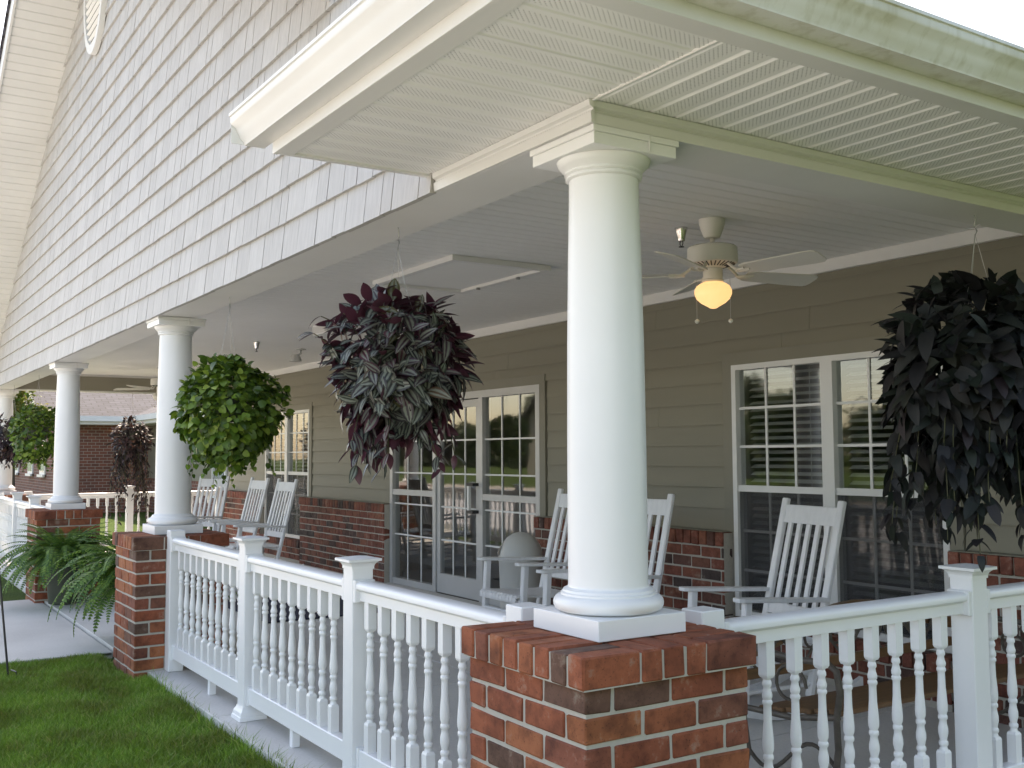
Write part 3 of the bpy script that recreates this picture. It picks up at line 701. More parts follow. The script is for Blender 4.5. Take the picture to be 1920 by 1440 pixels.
# rake soffit on the left slope + fascia
def rake(sgn, L, tend):
    c = 1/math.sqrt(1+SL*SL)
    top = obj('rake_fascia', (lambda m: (m.add([(APX, y, APZ+z) for y, z in ((-.735,-.02),(-.735,.17),(-.712,.17),(-.712,-.02))]+[(APX+sgn*L, y, APZ-SL*L+z) for y, z in ((-.735,-.02),(-.735,tend),(-.712,tend),(-.712,-.02))], [(0,1,2,3),(7,6,5,4),(0,4,5,1),(1,5,6,2),(2,6,7,3),(3,7,4,0)]), m)[-1])(MB()), M['trim_white'], house)
    n = int(L/.30); x = 0
    for i in range(n):
        a, b_ = i*L/n, (i+1)*L/n; m = MB(); pts = []
        for j in range(3):
            q = a+(b_-a)*j/3; w = (b_-a)/3
            pts += [(q+.0006, .0), (q+.004, .009), (q+.012, .009), (q+.016, .0)]
        pts.append((b_-.0006, 0)); vv = []
        for (q, dz) in pts:
            for y in (-.712, -.151): vv.append((APX+sgn*q, y, APZ-SL*q+dz))
        m.add(vv, [(2*k, 2*k+1, 2*k+3, 2*k+2) for k in range(len(pts)-1)]); obj('soffit_panel', m, M['trim_white'], top)
rake(-1, 7.85, .17); rake(1, 5.3, .38)
# roof planes
def slab_roof(quad, th, name, parent, mat='roof'):
    a, b_, c, d = [Vector(q) for q in quad]; nrm = (b_-a).cross(d-a).normalized()
    if nrm.z < 0: nrm = -nrm
    U = (b_-a).length; V = (d-a).length
    m = MB(); vv = [a,b_,c,d]+[p-nrm*th for p in (a,b_,c,d)]; uv = [(.001,.001),(U,0),(U,V),(0,V)]*2
    m.add(vv, [(0,1,2,3),(7,6,5,4),(0,4,5,1),(1,5,6,2),(2,6,7,3),(3,7,4,0)], uv); return obj(name, m, M[mat], parent)
zt = APZ+.20
slab_roof([(-14.36,-.76,2.687),(-14.36,14,2.687),(APX,14,zt),(APX,-.76,zt)], .03, 'roof_slope', house)
slab_roof([(.86,-.14,2.66),(.86,14,2.66),(APX,14,zt),(APX,-.14,zt)], .03, 'roof_slope', house)
slab_roof([(-1.76,-.76,3.948),(-1.76,-.139,3.948),(APX,-.139,zt+.002),(APX,-.76,zt+.002)], .03, 'rake_roof', house)
slab_roof([(-.88,-.89,2.645),(.885,-.89,2.645),(.27,-.141,2.952),(-.88,-.141,2.952)], .012, 'return_roof', house)
m = MB(); m.add([(.885,-.89,2.645),(.86,-.139,2.661),(.27,-.139,2.9505)], [(0,1,2)], [(0,0.01),(1,0),(.5,.7)]); obj('return_roof', m, M['roof'], house)
m = MB(); m.add([(-.847,-.772,2.641),(-.847,-.152,2.641),(-.847,-.152,2.925),(-.847,-.772,2.675),(-.835,-.772,2.641),(-.835,-.152,2.641),(-.835,-.152,2.925),(-.835,-.772,2.675)], [(0,1,2,3),(7,6,5,4),(0,4,5,1),(1,5,6,2),(2,6,7,3),(3,7,4,0)]); obj('return_end', m, M['trim_white'], house)
obj('rake_end', bx(-1.782,-1.766,-.735,-.18,3.53,3.915), M['trim_white'], house)
m = MB(); m.add([(-15.0,13.9,2.6),(.84,13.9,2.6),(APX,13.9,zt-.05)], [(0,1,2)]); obj('rear_gable', m, M['casing'], house)

# ================================================================== THINGS UNDER THE PORCH ROOF
def ceiling_fan(x, y, label, rot, lit):
    t = thing('ceiling_fan', label, 'ceiling fan', (x, y, ZC), group='white ceiling fans on the porch ceiling')
    c = (x, y, 0)
    m = MB(); m.lathe([(.03,2.585),(.042,2.59),(.058,2.63),(.068,2.665),(.07,2.688)], 28, c); obj('canopy', m, M['fan'], t, smooth=40)
    m = MB(); m.lathe([(.013,2.545),(.013,2.59)], 12, c); obj('downrod', m, M['fan'], t, smooth=60)
    m = MB(); m.lathe([(.03,2.555),(.06,2.553),(.12,2.543),(.132,2.533),(.134,2.46),(.128,2.45),(.06,2.43),(.05,2.425)], 36, c); mo = obj('motor_housing', m, M['fan'], t, smooth=40)
    m = MB()
    for k in range(30):
        a = 2*math.pi*k/30; m.beam((x+.07*math.cos(a), y+.07*math.sin(a), 2.433), (x+.118*math.cos(a), y+.118*math.sin(a), 2.448), .006, .006)
    obj('vent_rib', m, M['dark_metal'], mo)
    m = MB(); m.lathe([(.04,2.36),(.05,2.365),(.052,2.385),(.052,2.423),(.046,2.429)], 28, c); obj('switch_housing', m, M['fan'], t, smooth=40)
    m = MB(); m.lathe([(.045,2.347),(.056,2.351),(.056,2.361),(.05,2.365)], 28, c); obj('lamp_holder', m, M['fan'], t, smooth=40)
    m = MB(); m.lathe([(.004,2.21),(.018,2.213),(.030,2.221),(.065,2.241),(.088,2.263),(.098,2.287),(.098,2.307),(.088,2.329),(.068,2.343),(.05,2.349)], 32, c); obj('glass_globe', m, M['globe'] if lit else M['fan'], t, smooth=60)
    for k in range(5):
        a = rot+2*math.pi*k/5; ca, sa = math.cos(a), math.sin(a); tx, ty = -sa, ca
        m = MB(); P = lambda r, s, z: (x+ca*r+tx*s, y+sa*r+ty*s, z)
        m.tube([P(.10,0,2.44), P(.14,0,2.41), P(.17,.012,2.392), P(.20,0,2.390), P(.235,0,2.393)], .008, 6)
        m.tube([P(.15,.0,2.392), P(.185,.035,2.391), P(.23,.04,2.393)], .006, 6); m.tube([P(.15,.0,2.392), P(.185,-.035,2.391), P(.23,-.04,2.393)], .006, 6)
        obj('blade_arm', m, M['fan'], t, smooth=60)
        m = MB(); pts = []; prof = [(.20,.046),(.24,.054),(.40,.060),(.58,.066),(.632,.064),(.650,.052),(.658,.030)]
        up = [(r, s) for r, s in prof]+[(r, -s) for r, s in reversed(prof)]
        vv = [P(r, s, 2.395-s*.28) for r, s in up]+[P(r, s, 2.401-s*.28) for r, s in up]; n = len(up)
        m.add(vv, [tuple(range(n)), tuple(reversed(range(n, 2*n)))]+[(i, n+i, n+(i+1) % n, (i+1) % n) for i in range(n)]); obj('blade', m, M['fan'], t)
    for (dx, dy, zl) in ((-.062,-.06,2.145),(.075,.05,2.14)):
        m = MB(); m.tube([(x+dx,y+dy,2.365),(x+dx,y+dy,zl)], .0012, 5); ch = obj('pull_chain', m, M['wire'], t)
        m = MB(); m.lathe([(.003,zl+.012),(.012,zl+.006),(.013,zl-.002),(.005,zl-.012)], 12, (x+dx,y+dy,0)); obj('pull_knob', m, M['fan'], ch, smooth=60)
FX, FY = -1.42, 1.86
ceiling_fan(FX, FY, 'white five blade ceiling fan with glowing amber globe beside the corner column', R(8), True)
ceiling_fan(-12.45, 1.80, 'white ceiling fan with unlit globe above the far end of the porch', R(20), False)
def sprinkler(x, y, label):
    t = thing('fire_sprinkler', label, 'sprinkler', (x, y, ZC), group='chrome sprinkler heads')
    m = MB(); m.lathe([(.018,2.615),(.02,2.62),(.022,2.63),(.030,2.665),(.036,2.684),(.036,2.689)], 20, (x,y,0)); obj('escutcheon', m, M['chrome'], t, smooth=50)
    m = MB(); m.tube([(x-.009,y,2.618),(x-.012,y,2.60),(x-.003,y,2.585)], .0028, 5); m.tube([(x+.009,y,2.618),(x+.012,y,2.60),(x+.003,y,2.585)], .0028, 5); m.lathe([(.003,2.586),(.015,2.584),(.015,2.581),(.003,2.579)], 14, (x,y,0)); obj('deflector', m, M['dark_metal'], t)
sprinkler(-1.66, 1.86, 'small chrome sprinkler head on the ceiling beside the lit fan')
sprinkler(-8.42, 1.80, 'small chrome sprinkler head on the ceiling above the green hanging ball')
t = thing('ceiling_flood_light', 'small grey flood lamp on the ceiling before the entrance', 'lamp', (-8.9, 2.50, ZC))
m = MB(); m.lathe([(.055,2.678),(.06,2.684),(.06,2.689)], 20, (-8.9,2.5,0)); obj('mount_plate', m, M['can'], t, smooth=50)
m = MB(); m.tube([(-8.9,2.5,2.68),(-8.9,2.5,2.64),(-8.92,2.47,2.615)], .014, 8); obj('arm', m, M['can'], t, smooth=50)
m = MB(); m.lathe([(.03,2.63),(.055,2.60),(.068,2.565),(.07,2.545),(.05,2.54)], 20, (-8.94,2.45,0)); obj('lamp_head', m, M['can'], t, smooth=50)
t = thing('emergency_light', 'white rectangular emergency light box mounted under the ceiling', 'light box', (-6.55, 1.82, ZC))
obj('housing', bx(-6.72,-6.40,1.76,1.88,2.585,2.684), M['frame_white'], t, bevel=.006); obj('lens', bx(-6.71,-6.41,1.752,1.7595,2.60,2.665), M['blind'], t); obj('mount_plate', bx(-6.74,-6.38,1.745,1.895,2.6845,2.689), M['frame_white'], t)
t = thing('ceiling_hatch', 'white framed access hatch in the porch ceiling behind the striped basket', 'hatch', (-3.5, 1.5, ZC))
x0, x1, y0, y1 = -4.08, -3.03, 1.21, 1.86
m = MB(); m.box(x0-.05,x1+.05,y0-.05,y0,2.655,2.689); m.box(x0-.05,x1+.05,y1,y1+.05,2.655,2.689); m.box(x0-.05,x0,y0,y1,2.655,2.689); m.box(x1,x1+.05,y0,y1,2.655,2.689); obj('frame', m, M['trim_white'], t)
obj('hatch_panel', bx(x0+.004,x1-.004,y0+.004,y1-.004,2.676,2.6885), M['ceiling'], t)
m = MB()
for q in (.25, .75): m.box(x0+(x1-x0)*q-.008, x0+(x1-x0)*q+.008, y1-.02, y1+.006, 2.638, 2.6545)
obj('latch', m, M['wire'], t)
t = thing('card_reader', 'small grey card reader, its shadowed half coloured black, on the siding beside the door', 'card reader', (-8.86, WY-.02, 1.41))
obj('body', bx(-8.86,-8.79,WY-.055,WY-.0175,1.345,1.475), M['black'], t, bevel=.004); obj('side_plate', bx(-8.915,-8.862,WY-.05,WY-.0175,1.35,1.47), M['can'], t, bevel=.003)  # black body puts the shaded right half of the box into colour
t = tag(obj('door_mat', bx(-7.75,-6.18,1.15,2.3,.001,.014), M['navy'], bevel=.004), 'dark navy mat lying on the porch floor before the entrance', 'mat')

# bin
t = thing('trash_bin', 'round grey trash bin with domed lid beside the entrance door', 'trash bin', (-4.80, 2.86, 0))
bxc = (-4.80, 2.86, 0)
m = MB(); m.lathe([(.165,.003),(.17,.03),(.178,.3),(.186,.555),(.19,.56)], 32, bxc); obj('body', m, M['can'], t, smooth=40)
m = MB(); m.lathe([(.193,.552),(.195,.575),(.19,.585),(.183,.63),(.160,.69),(.12,.745),(.07,.778),(.02,.79),(.004,.791)], 32, bxc); ld = obj('domed_lid', m, M['can'], t, smooth=40)
m = MB(); vv = []
fa = math.atan2(-.62, -.78)
for i in range(9):
    a = fa-.62+1.24*i/8
    for (r, z) in ((.199,.60),(.194,.632),(.175,.672),(.148,.712)): vv.append((bxc[0]+r*math.cos(a), bxc[1]+r*math.sin(a), z))
m.add(vv, [(i*4+j, (i+1)*4+j, (i+1)*4+j+1, i*4+j+1) for i in range(8) for j in range(3)]); obj('push_flap', m, M['flap'], ld, smooth=True)

# rocking chairs -------------------------------------------------------------
def make_chair():
    t = thing('rocking_chair', 'x', 'rocking chair', (0,0,0), 0, 'white slatted rocking chairs on the porch', world=False)
    mt = M['chair']; hw = .245
    S = lambda k: Vector((0, .18+.27*k, .10+1.07*k))           # along the leaning stile
    for s in (-1, 1):
        m = MB(); a, b_ = S(0), S(1); m.beam((s*hw, a.y, a.z), (s*hw, b_.y, b_.z), .032, .050, (1,0,0)); 
        m.lathe([(.015,0)], 3) if False else None
        obj('stile', m, mt, t, bevel=.006)
        m = MB(); m.beam((s*(hw+.012), -.27, .065), (s*(hw+.012), -.235, .645), .044, .044, (0,1,0)); obj('front_leg', m, mt, t, bevel=.005)
        m = MB(); n = 8; top = [(s*(hw+.012)+s*.01-.035+.07*(.5+.5*math.cos(math.pi*k/n+math.pi/2*0)), 0, 0) for k in range(n)]
        pr = [(-.042,-.285),(-.030,-.31),(0,-.32),(.030,-.31),(.042,-.285),(.038,.0),(.030,.30),(-.030,.30),(-.038,.0)]
        zf = lambda y: .648-.055*(y+.30)
        vv = [(s*(hw+.018)+u, y, zf(y)) for u, y in pr]+[(s*(hw+.018)+u, y, zf(y)+.022) for u, y in pr]; q = len(pr)
        m.add(vv, [tuple(range(q)), tuple(reversed(range(q, 2*q)))]+[(i, q+i, q+(i+1) % q, (i+1) % q) for i in range(q)]); obj('arm', m, mt, t, bevel=.003)
        m = MB(); pts = [(-.46+.10*k) for k in range(11)]; cz = lambda y: .003+(y-.02)**2/2.1
        vv = []; ff = []
        for y in pts:
            for (dx, dz) in ((-.016,0),(.016,0),(.016,.05),(-.016,.05)): vv.append((s*(hw+.012)+dx, y, cz(y)+dz))
        for i in range(len(pts)-1):
            for j in range(4): ff.append((i*4+j, (i+1)*4+j, (i+1)*4+(j+1) % 4, i*4+(j+1) % 4))
        ff += [(0,1,2,3), tuple((len(pts)-1)*4+j for j in (3,2,1,0))]; m.add(vv, ff); obj('rocker', m, mt, t)
        m = MB(); m.tube([(s*hw,-.25,.26),(s*hw,.24,.25)], .012, 8); m.tube([(s*hw,-.25,.16),(s*hw,.225,.17)], .012, 8); obj('side_stretcher', m, mt, t, smooth=60)
    k0, k1 = .865, .965
    m = MB(); a, b_ = S(k0), S(k1); m.add([(x, p.y+dy, p.z) for p in (a, b_) for x in (-hw+.015, hw-.015) for dy in (-.010, .010)], [(0,1,3,2),(4,6,7,5),(0,2,6,4),(1,5,7,3),(0,4,5,1),(2,3,7,6)]); obj('head_rail', m, mt, t, bevel=.003)
    m = MB(); a, b_ = S(.37), S(.43); m.add([(x, p.y+dy, p.z) for p in (a, b_) for x in (-hw+.015, hw-.015) for dy in (-.010, .010)], [(0,1,3,2),(4,6,7,5),(0,2,6,4),(1,5,7,3),(0,4,5,1),(2,3,7,6)]); obj('back_rail', m, mt, t, bevel=.003)
    for i in range(5):
        x = -.165+.0825*i; a, b_ = S(.43), S(.865); m = MB(); m.beam((x, a.y, a.z), (x, b_.y, b_.z), .034, .014, (0,-1,.3)); obj('back_slat', m, mt, t)
    for i in range(11):
        x = -.225+.045*i; m = MB(); pts = [(-.315,.395),(-.312,.418),(-.295,.432),(-.26,.434),(-.05,.414),(.20,.405),(.245,.41)]
        vv = []
        for (y, z) in pts:
            for (dx, dz) in ((-.0195,0),(.0195,0),(.0195,.015),(-.0195,.015)): vv.append((x+dx, y, z+dz-.012))
        n = len(pts); ff = [(i2*4+j, (i2+1)*4+j, (i2+1)*4+(j+1) % 4, i2*4+(j+1) % 4) for i2 in range(n-1) for j in range(4)]+[(0,1,2,3), tuple((n-1)*4+j for j in (3,2,1,0))]
        m.add(vv, ff); obj('seat_slat', m, mt, t)
    obj('seat_rail', bx(-hw, hw, -.285, -.255, .372, .402), mt, t); obj('seat_rail', bx(-hw, hw, .215, .245, .36, .392), mt, t)
    m = MB(); m.tube([(-hw,-.265,.30),(hw,-.265,.30)], .013, 8); m.tube([(-hw,-.268,.18),(hw,-.268,.18)], .013, 8); m.tube([(-hw,.235,.21),(hw,.235,.21)], .013, 8); obj('cross_stretcher', m, mt, t, smooth=60)
    return t
proto = make_chair(); used = [False]
def chair(x, y, deg, label):
    if not used[0]: r = proto; used[0] = True
    else:
        r = proto.copy(); COL.objects.link(r)
        for ch in list(proto.children):
            c = ch.copy(); COL.objects.link(c); c.parent = r
    r.location = (x, y, 0); r.rotation_euler = (0, 0, R(deg)); r['label'] = label; return r
chair(-1.70, 2.40, -9, 'white rocking chair before the twin window behind the garden bench')
chair(-3.0, 2.30, 5, 'white rocking chair half hidden by the corner column, before the brick wainscot')
chair(-3.95, 2.40, 0, 'white rocking chair standing in front of the grey trash bin')
chair(-9.25, 2.05, 3, 'white rocking chair beside the brick wainscot left of the entrance')
chair(-10.2, 2.05, 4, 'white rocking chair standing between two others before the far window')
chair(-11.4, 1.95, 29, 'white rocking chair turned towards the entrance, farthest along the row past the wainscot')

# bench ----------------------------------------------------------------------
t = thing('garden_bench', 'wooden slatted bench with scrolled iron ends beside the side railing', 'bench', (-.50, 2.05, 0))
for i in range(6):
    x = -.24-.075*i; obj('seat_slat', bx(x-.03, x+.03, 1.33, 2.93, .408-.012*i, .430-.012*i), M['wood'], t, bevel=.004)
m = MB(); n = 12; vv = []
for i in range(n+1):
    y = 1.35+1.58*i/n; zt_ = .585+.15*math.sin(math.pi*i/n)**1.6
    for (x, z) in ((-.79,zt_-.055),(-.765,zt_-.055),(-.775,zt_),(-.80,zt_)): vv.append((x,y,z))
m.add(vv, [(i*4+j, (i+1)*4+j, (i+1)*4+(j+1) % 4, i*4+(j+1) % 4) for i in range(n) for j in range(4)]+[(0,1,2,3),tuple(n*4+j for j in (3,2,1,0))]); obj('back_rail', m, M['wood'], t)
obj('back_rail', bx(-.755,-.73,1.27,2.83,.455,.50), M['wood'], t, bevel=.004)
for i in range(10):
    y = 1.38+.143*i; s = 1 if i % 2 else -1; m = MB(); pts = []
    for k in range(22):
        a = k/21*2*math.pi*1.35; rr = .062-.042*k/21; pts.append((-.757, y+s*(rr*math.cos(a)-.01), .595+rr*1.15*math.sin(a)))
    m.tube(pts, .007, 5); m.tube([(-.752,y-.06*s,.49),(-.757,y-.02*s,.53),(-.762,y+.05*s,.60),(-.772,y+.06*s,.69)], .007, 5); obj('back_scroll', m, M['iron'], t, smooth=60)
for y in (1.32, 2.94):
    m = MB(); m.tube([(-.22,y,.003),(-.20,y,.06),(-.235,y,.16),(-.215,y,.28),(-.22,y,.40),(-.20,y,.50),(-.215,y,.585),(-.26,y,.61),(-.40,y,.60),(-.58,y,.605),(-.76,y,.63)], .014, 7); obj('front_leg', m, M['iron'], t, smooth=60)
    m = MB(); m.tube([(-.72,y,.003),(-.735,y,.06),(-.70,y,.17),(-.73,y,.34),(-.75,y,.55),(-.785,y,.73)], .015, 7); obj('rear_leg', m, M['iron'], t, smooth=60)
    m = MB(); m.tube([(-.21,y,.405),(-.45,y,.36),(-.74,y,.35)], .013, 7); pts = [(-.46+.09*math.cos(a)*(1-.07*a), y, .49+.09*math.sin(a)*(1-.07*a)) for a in [k*.4 for k in range(20)]]; m.tube(pts, .008, 6); m.tube([(-.22-.5*k/16, y, .20+.075*math.sin(math.pi*2*k/16)) for k in range(17)], .009, 6); obj('end_scroll', m, M['iron'], t, smooth=60)

# ================================================================== PLANTS
def leaf_mesh(name, L, W, mat, curl=.25, fold=.25, shape='lance', seg=5, pet=.0):
    m = MB(); vv = []; uv = []
    for i in range(seg+1):
        t_ = i/seg
        if shape == 'lance': w = math.sin(math.pi*min(1, t_*.93+.06))**.8*(1-.25*t_)
        elif shape == 'heart': w = (math.sin(math.pi*min(1, .18+t_*.80))**.6)*(1.0-.28*t_)
        else: w = math.sin(math.pi*min(1, .10+t_*.88))**.55
        if i == seg: w = .03
        y = pet+L*t_; z = -curl*L*t_*t_
        for u in (-1, 0, 1): vv.append((u*w*W/2, y, z+abs(u)*fold*w*W/2)); uv.append((.5+.5*u*.98, t_*.98+.01))
    ff = []
    for i in range(seg):
        for j in range(2): ff.append((i*3+j, i*3+j+1, (i+1)*3+j+1, (i+1)*3+j))
    m.add(vv, ff, uv)
    if pet:
        m.add([(-.0012,0,0),(.0012,0,0),(.0012,pet,0),(-.0012,pet,0)], [(0,1,2,3)], [(.5,.5)]*4)
    me = m.mesh(name, True, fix=False); me.materials.append(M[mat]); return me
def frame_mat(p, fwd, up, s):
    f = Vector(fwd).normalized(); u = Vector(up); r = f.cross(u)
    if r.length < 1e-4: r = f.cross(Vector((.3,.5,.8)))
    r.normalize(); u = r.cross(f)
    return Matrix(((r.x*s, f.x*s, u.x*s, p[0]), (r.y*s, f.y*s, u.y*s, p[1]), (r.z*s, f.z*s, u.z*s, p[2]), (0,0,0,1)))
def plant_leaves(t, mats, meshes, matname, nobj=300):
    """largest-looking leaves as parts of their own, the rest as one mesh"""
    inv = LOC[t.name].inverted()
    def key(A):
        p = A.translation; v = p-CAM; s = A.col[1].length
        return s*s/(v.length**2)
    c0 = LOC[t.name].translation
    order = sorted(range(len(mats)), key=lambda i: -(key(mats[i])*(1.0 if (mats[i].translation-c0).dot((CAM-c0).normalized()) > 0 else .4)))
    for i in order[:nobj]:
        o = link('leaf', meshes[i % len(meshes)], None, t); o.matrix_basis = mats[i]
    V = []; F = []; UV = []; base = 0
    cache = []
    for me in meshes:
        co = np.empty(len(me.vertices)*3, np.float32); me.vertices.foreach_get('co', co); fs = [tuple(p.vertices) for p in me.polygons]
        uv = {}
        for lp, d in zip(me.loops, me.uv_layers[0].data): uv[lp.vertex_index] = tuple(d.uv)
        cache.append((co.reshape(-1,3), fs, [uv[k] for k in range(len(me.vertices))]))
    for i in order[nobj:]:
        co, fs, uv = cache[i % len(meshes)]; A = np.array(mats[i]); w = co @ A[:3,:3].T + A[:3,3]
        V += [tuple(v) for v in w]; F += [tuple(k+base for k in f) for f in fs]; UV += uv; base += len(co)
    if V:
        m = MB(); m.v = V; m.f = F; m.uv = UV; me = m.mesh('foliage', True, fix=False); o = link('foliage', me, M[matname], t); o['kind'] = 'stuff'
def hang(t, x, y, zt_, zpot, rp, spread=.0):
    m = MB(); m.tube([(x,y,ZB-.001),(x+.004,y,ZB-.02),(x-.008,y+.006,ZB-.045),(x+.010,y,ZB-.07),(x,y,ZB-.085)], .0028, 6); m.tube([(x-.03,y+.01,ZB-.05),(x,y,ZB-.058),(x+.03,y-.01,ZB-.048)], .0022, 5); obj('ceiling_hook', m, M['wire'], t, smooth=60)
    m = MB()
    for k in range(3):
        a = 2.1*k+.5; m.tube([(x,y,ZB-.08),(x+.3*rp*math.cos(a),y+.3*rp*math.sin(a),(ZB-.08)*.55+zpot*.45),(x+rp*math.cos(a),y+rp*math.sin(a),zpot)], .0012, 4)
    obj('hanger_wire', m, M['wire'], t)
    m = MB(); m.lathe([(rp*.55,zpot-rp*1.05),(rp*.75,zpot-rp*.9),(rp*.95,zpot-.01),(rp*1.02,zpot),(rp*.9,zpot-.005)], 24, (x,y,0)); obj('pot', m, M['pot'], t, smooth=50)
def lump(d, seed):
    return 1+.10*math.sin(4.1*d.x+seed)+.09*math.sin(5.3*d.y+1.7*seed)+.08*math.sin(4.7*d.z+2.3*seed+d.x*3)
def ball(c, rx, rz, n, droop, seed, smin, smax, rin=.62, top=.0, jit=.5, lumpk=1.0):
    out = []; rg = random.Random(seed); C = Vector(c)
    for i in range(n):
        z = rg.uniform(-1,1); a = rg.uniform(0, 2*math.pi); q = math.sqrt(1-z*z); d = Vector((q*math.cos(a), q*math.sin(a), z))
        k = 1+(lump(d, seed)-1)*lumpk; r = k*(rg.uniform(rin,1.0)**.6)
        p = C+Vector((d.x*rx*r, d.y*rx*r, d.z*rz*r))
        f = d*.7+Vector((rg.uniform(-1,1), rg.uniform(-1,1), rg.uniform(-1,1)))*jit+Vector((0,0,-droop))
        up = d+Vector((0,0,.6))+Vector((rg.uniform(-1,1), rg.uniform(-1,1), rg.uniform(-1,1)))*.35
        out.append(frame_mat(p, f, up, rg.uniform(smin, smax)))
    return out
def strand(p0, length, dirv, nleaf, rg, smin, smax, stems, wig=.04):
    out = []; p = Vector(p0); d = Vector(dirv).normalized(); pts = [p.copy()]; step = length/nleaf
    for i in range(nleaf):
        d = (d+Vector((rg.uniform(-1,1)*wig*3, rg.uniform(-1,1)*wig*3, -.22))).normalized(); p = p+d*step; pts.append(p.copy())
        for s in (-1, 1):
            if rg.random() < .75:
                side = Vector((rg.uniform(-1,1), rg.uniform(-1,1), rg.uniform(-.6,.2))).normalized()
                out.append(frame_mat(p, side+d*.5+Vector((0,0,-.35)), side*.2+Vector((0,0,1))+Vector((rg.uniform(-.5,.5),rg.uniform(-.5,.5),0)), rg.uniform(smin, smax)*(1-.3*i/nleaf)))
    stems.append(pts); return out
def stems_obj(t, stems, r=.0016):
    if not stems: return
    m = MB()
    for s in stems: m.tube(s, r, 4)
    obj('stem', m, M['stem'], t)

# A striped purple basket
def basket_striped(x, y, label, seed):
    t = thing('hanging_basket', label, 'hanging basket', (x, y, 1.80), group='hanging baskets under the porch beams'); rg = random.Random(seed)
    hang(t, x, y, 0, 1.93, .13)
    meshes = [leaf_mesh('striped_leaf', .100, .052, 'leaf_stripe', c, f, 'lance', 6) for c, f in ((.30,.25),(.15,.35),(.5,.2),(.05,.3))]
    L = ball((x+.035, y, 1.845), .265, .30, 900, .32, seed, .75, 1.2, .60, jit=.95, lumpk=.7); st = []
    for k in range(15):
        a = rg.uniform(0, 2*math.pi); r = rg.uniform(.06,.20); L += strand((x+r*math.cos(a), y+r*math.sin(a), 1.62+rg.uniform(-.06,.06)), rg.uniform(.08,.28), (math.cos(a)*.5, math.sin(a)*.5, -.8), 5, rg, .75, 1.15, st)
    for k in range(16):
        a = rg.uniform(0, 2*math.pi); r = rg.uniform(.10,.27); L += strand((x+r*math.cos(a), y+r*math.sin(a), 1.95+rg.uniform(-.1,.08)), rg.uniform(.08,.14), (math.cos(a)*.6, math.sin(a)*.6, 1.0), 3, rg, .6, .9, st)
    stems_obj(t, st, .0022); plant_leaves(t, L, meshes, 'leaf_stripe', 300); return t
basket_striped(-1.42, .0, 'hanging basket of silver striped purple leaves between corner column and entrance', 3)
def basket_green(x, y, label, seed, nobj, n=3000):
    t = thing('hanging_basket', label, 'hanging basket', (x, y, 1.70), group='hanging baskets under the porch beams'); rg = random.Random(seed)
    hang(t, x, y, 0, 1.80, .14)
    meshes = [leaf_mesh('round_leaf', .042, .046, 'leaf_green', c, f, 'heart', 4, .01) for c, f in ((.25,.2),(.1,.15),(.45,.1))]
    L = ball((x, y, 1.73), .325, .33, n, .2, seed, .65, 1.3, .55, jit=.7, lumpk=1.0); st = []
    for k in range(20):
        a = rg.uniform(0, 2*math.pi); r = rg.uniform(.05,.28); L += strand((x+r*math.cos(a), y+r*math.sin(a), 1.47+rg.uniform(-.05,.05)), rg.uniform(.06,.17), (math.cos(a)*.3, math.sin(a)*.3, -1), 5, rg, .65, 1.0, st)
    stems_obj(t, st, .0018); plant_leaves(t, L, meshes, 'leaf_green', nobj); return t
basket_green(-3.73, .0, 'dense ball of green round leaves hanging beside the second column', 5, 300)
basket_green(-11.0, .0, 'green leafy hanging ball seen beyond the third column', 6, 0, 1500)
def basket_dark(x, y, label, seed, mat, nobj, n, zc, rx, rz, low, leafL=.105, leafW=.06, nstr=60, shape='heart'):
    t = thing('hanging_basket', label, 'hanging basket', (x, y, zc), group='hanging baskets under the porch beams'); rg = random.Random(seed)
    hang(t, x, y, 0, zc+.12, .14)
    meshes = [leaf_mesh('dark_leaf', leafL, leafW, mat, c, f, shape, 5, .02) for c, f in ((.3,.25),(.15,.2),(.5,.15))]
    L = ball((x, y, zc), rx, rz, n, .35, seed, .6, 1.3, .55, jit=.8); st = []
    for k in range(nstr):
        a = rg.uniform(0, 2*math.pi); r = rg.uniform(.08, rx*.85); z0 = zc-rz*.6; L += strand((x+r*math.cos(a), y+r*math.sin(a), z0+rg.uniform(-.05,.1)), rg.uniform(.35,1.0)*(z0-low), (math.cos(a)*.35, math.sin(a)*.35, -1), 9, rg, .65, 1.1, st, .03)
    stems_obj(t, st, .0022); plant_leaves(t, L, meshes, mat, nobj); return t
basket_dark(.05, 1.93, 'black leaved trailing vine hanging above the side railing', 8, 'leaf_dark', 300, 1500, 1.80, .37, .34, 1.06)
basket_dark(-14.12, 1.80, 'tall dark purple trailing plant hanging at the far end railing', 9, 'leaf_purple', 0, 700, 1.72, .27, .30, .42, .085, .04, 60, 'lance')
basket_dark(-13.1, .0, 'dark leaved hanging basket beside the far corner column', 10, 'leaf_purple', 0, 600, 1.72, .26, .27, 1.3, .08, .04, 20)

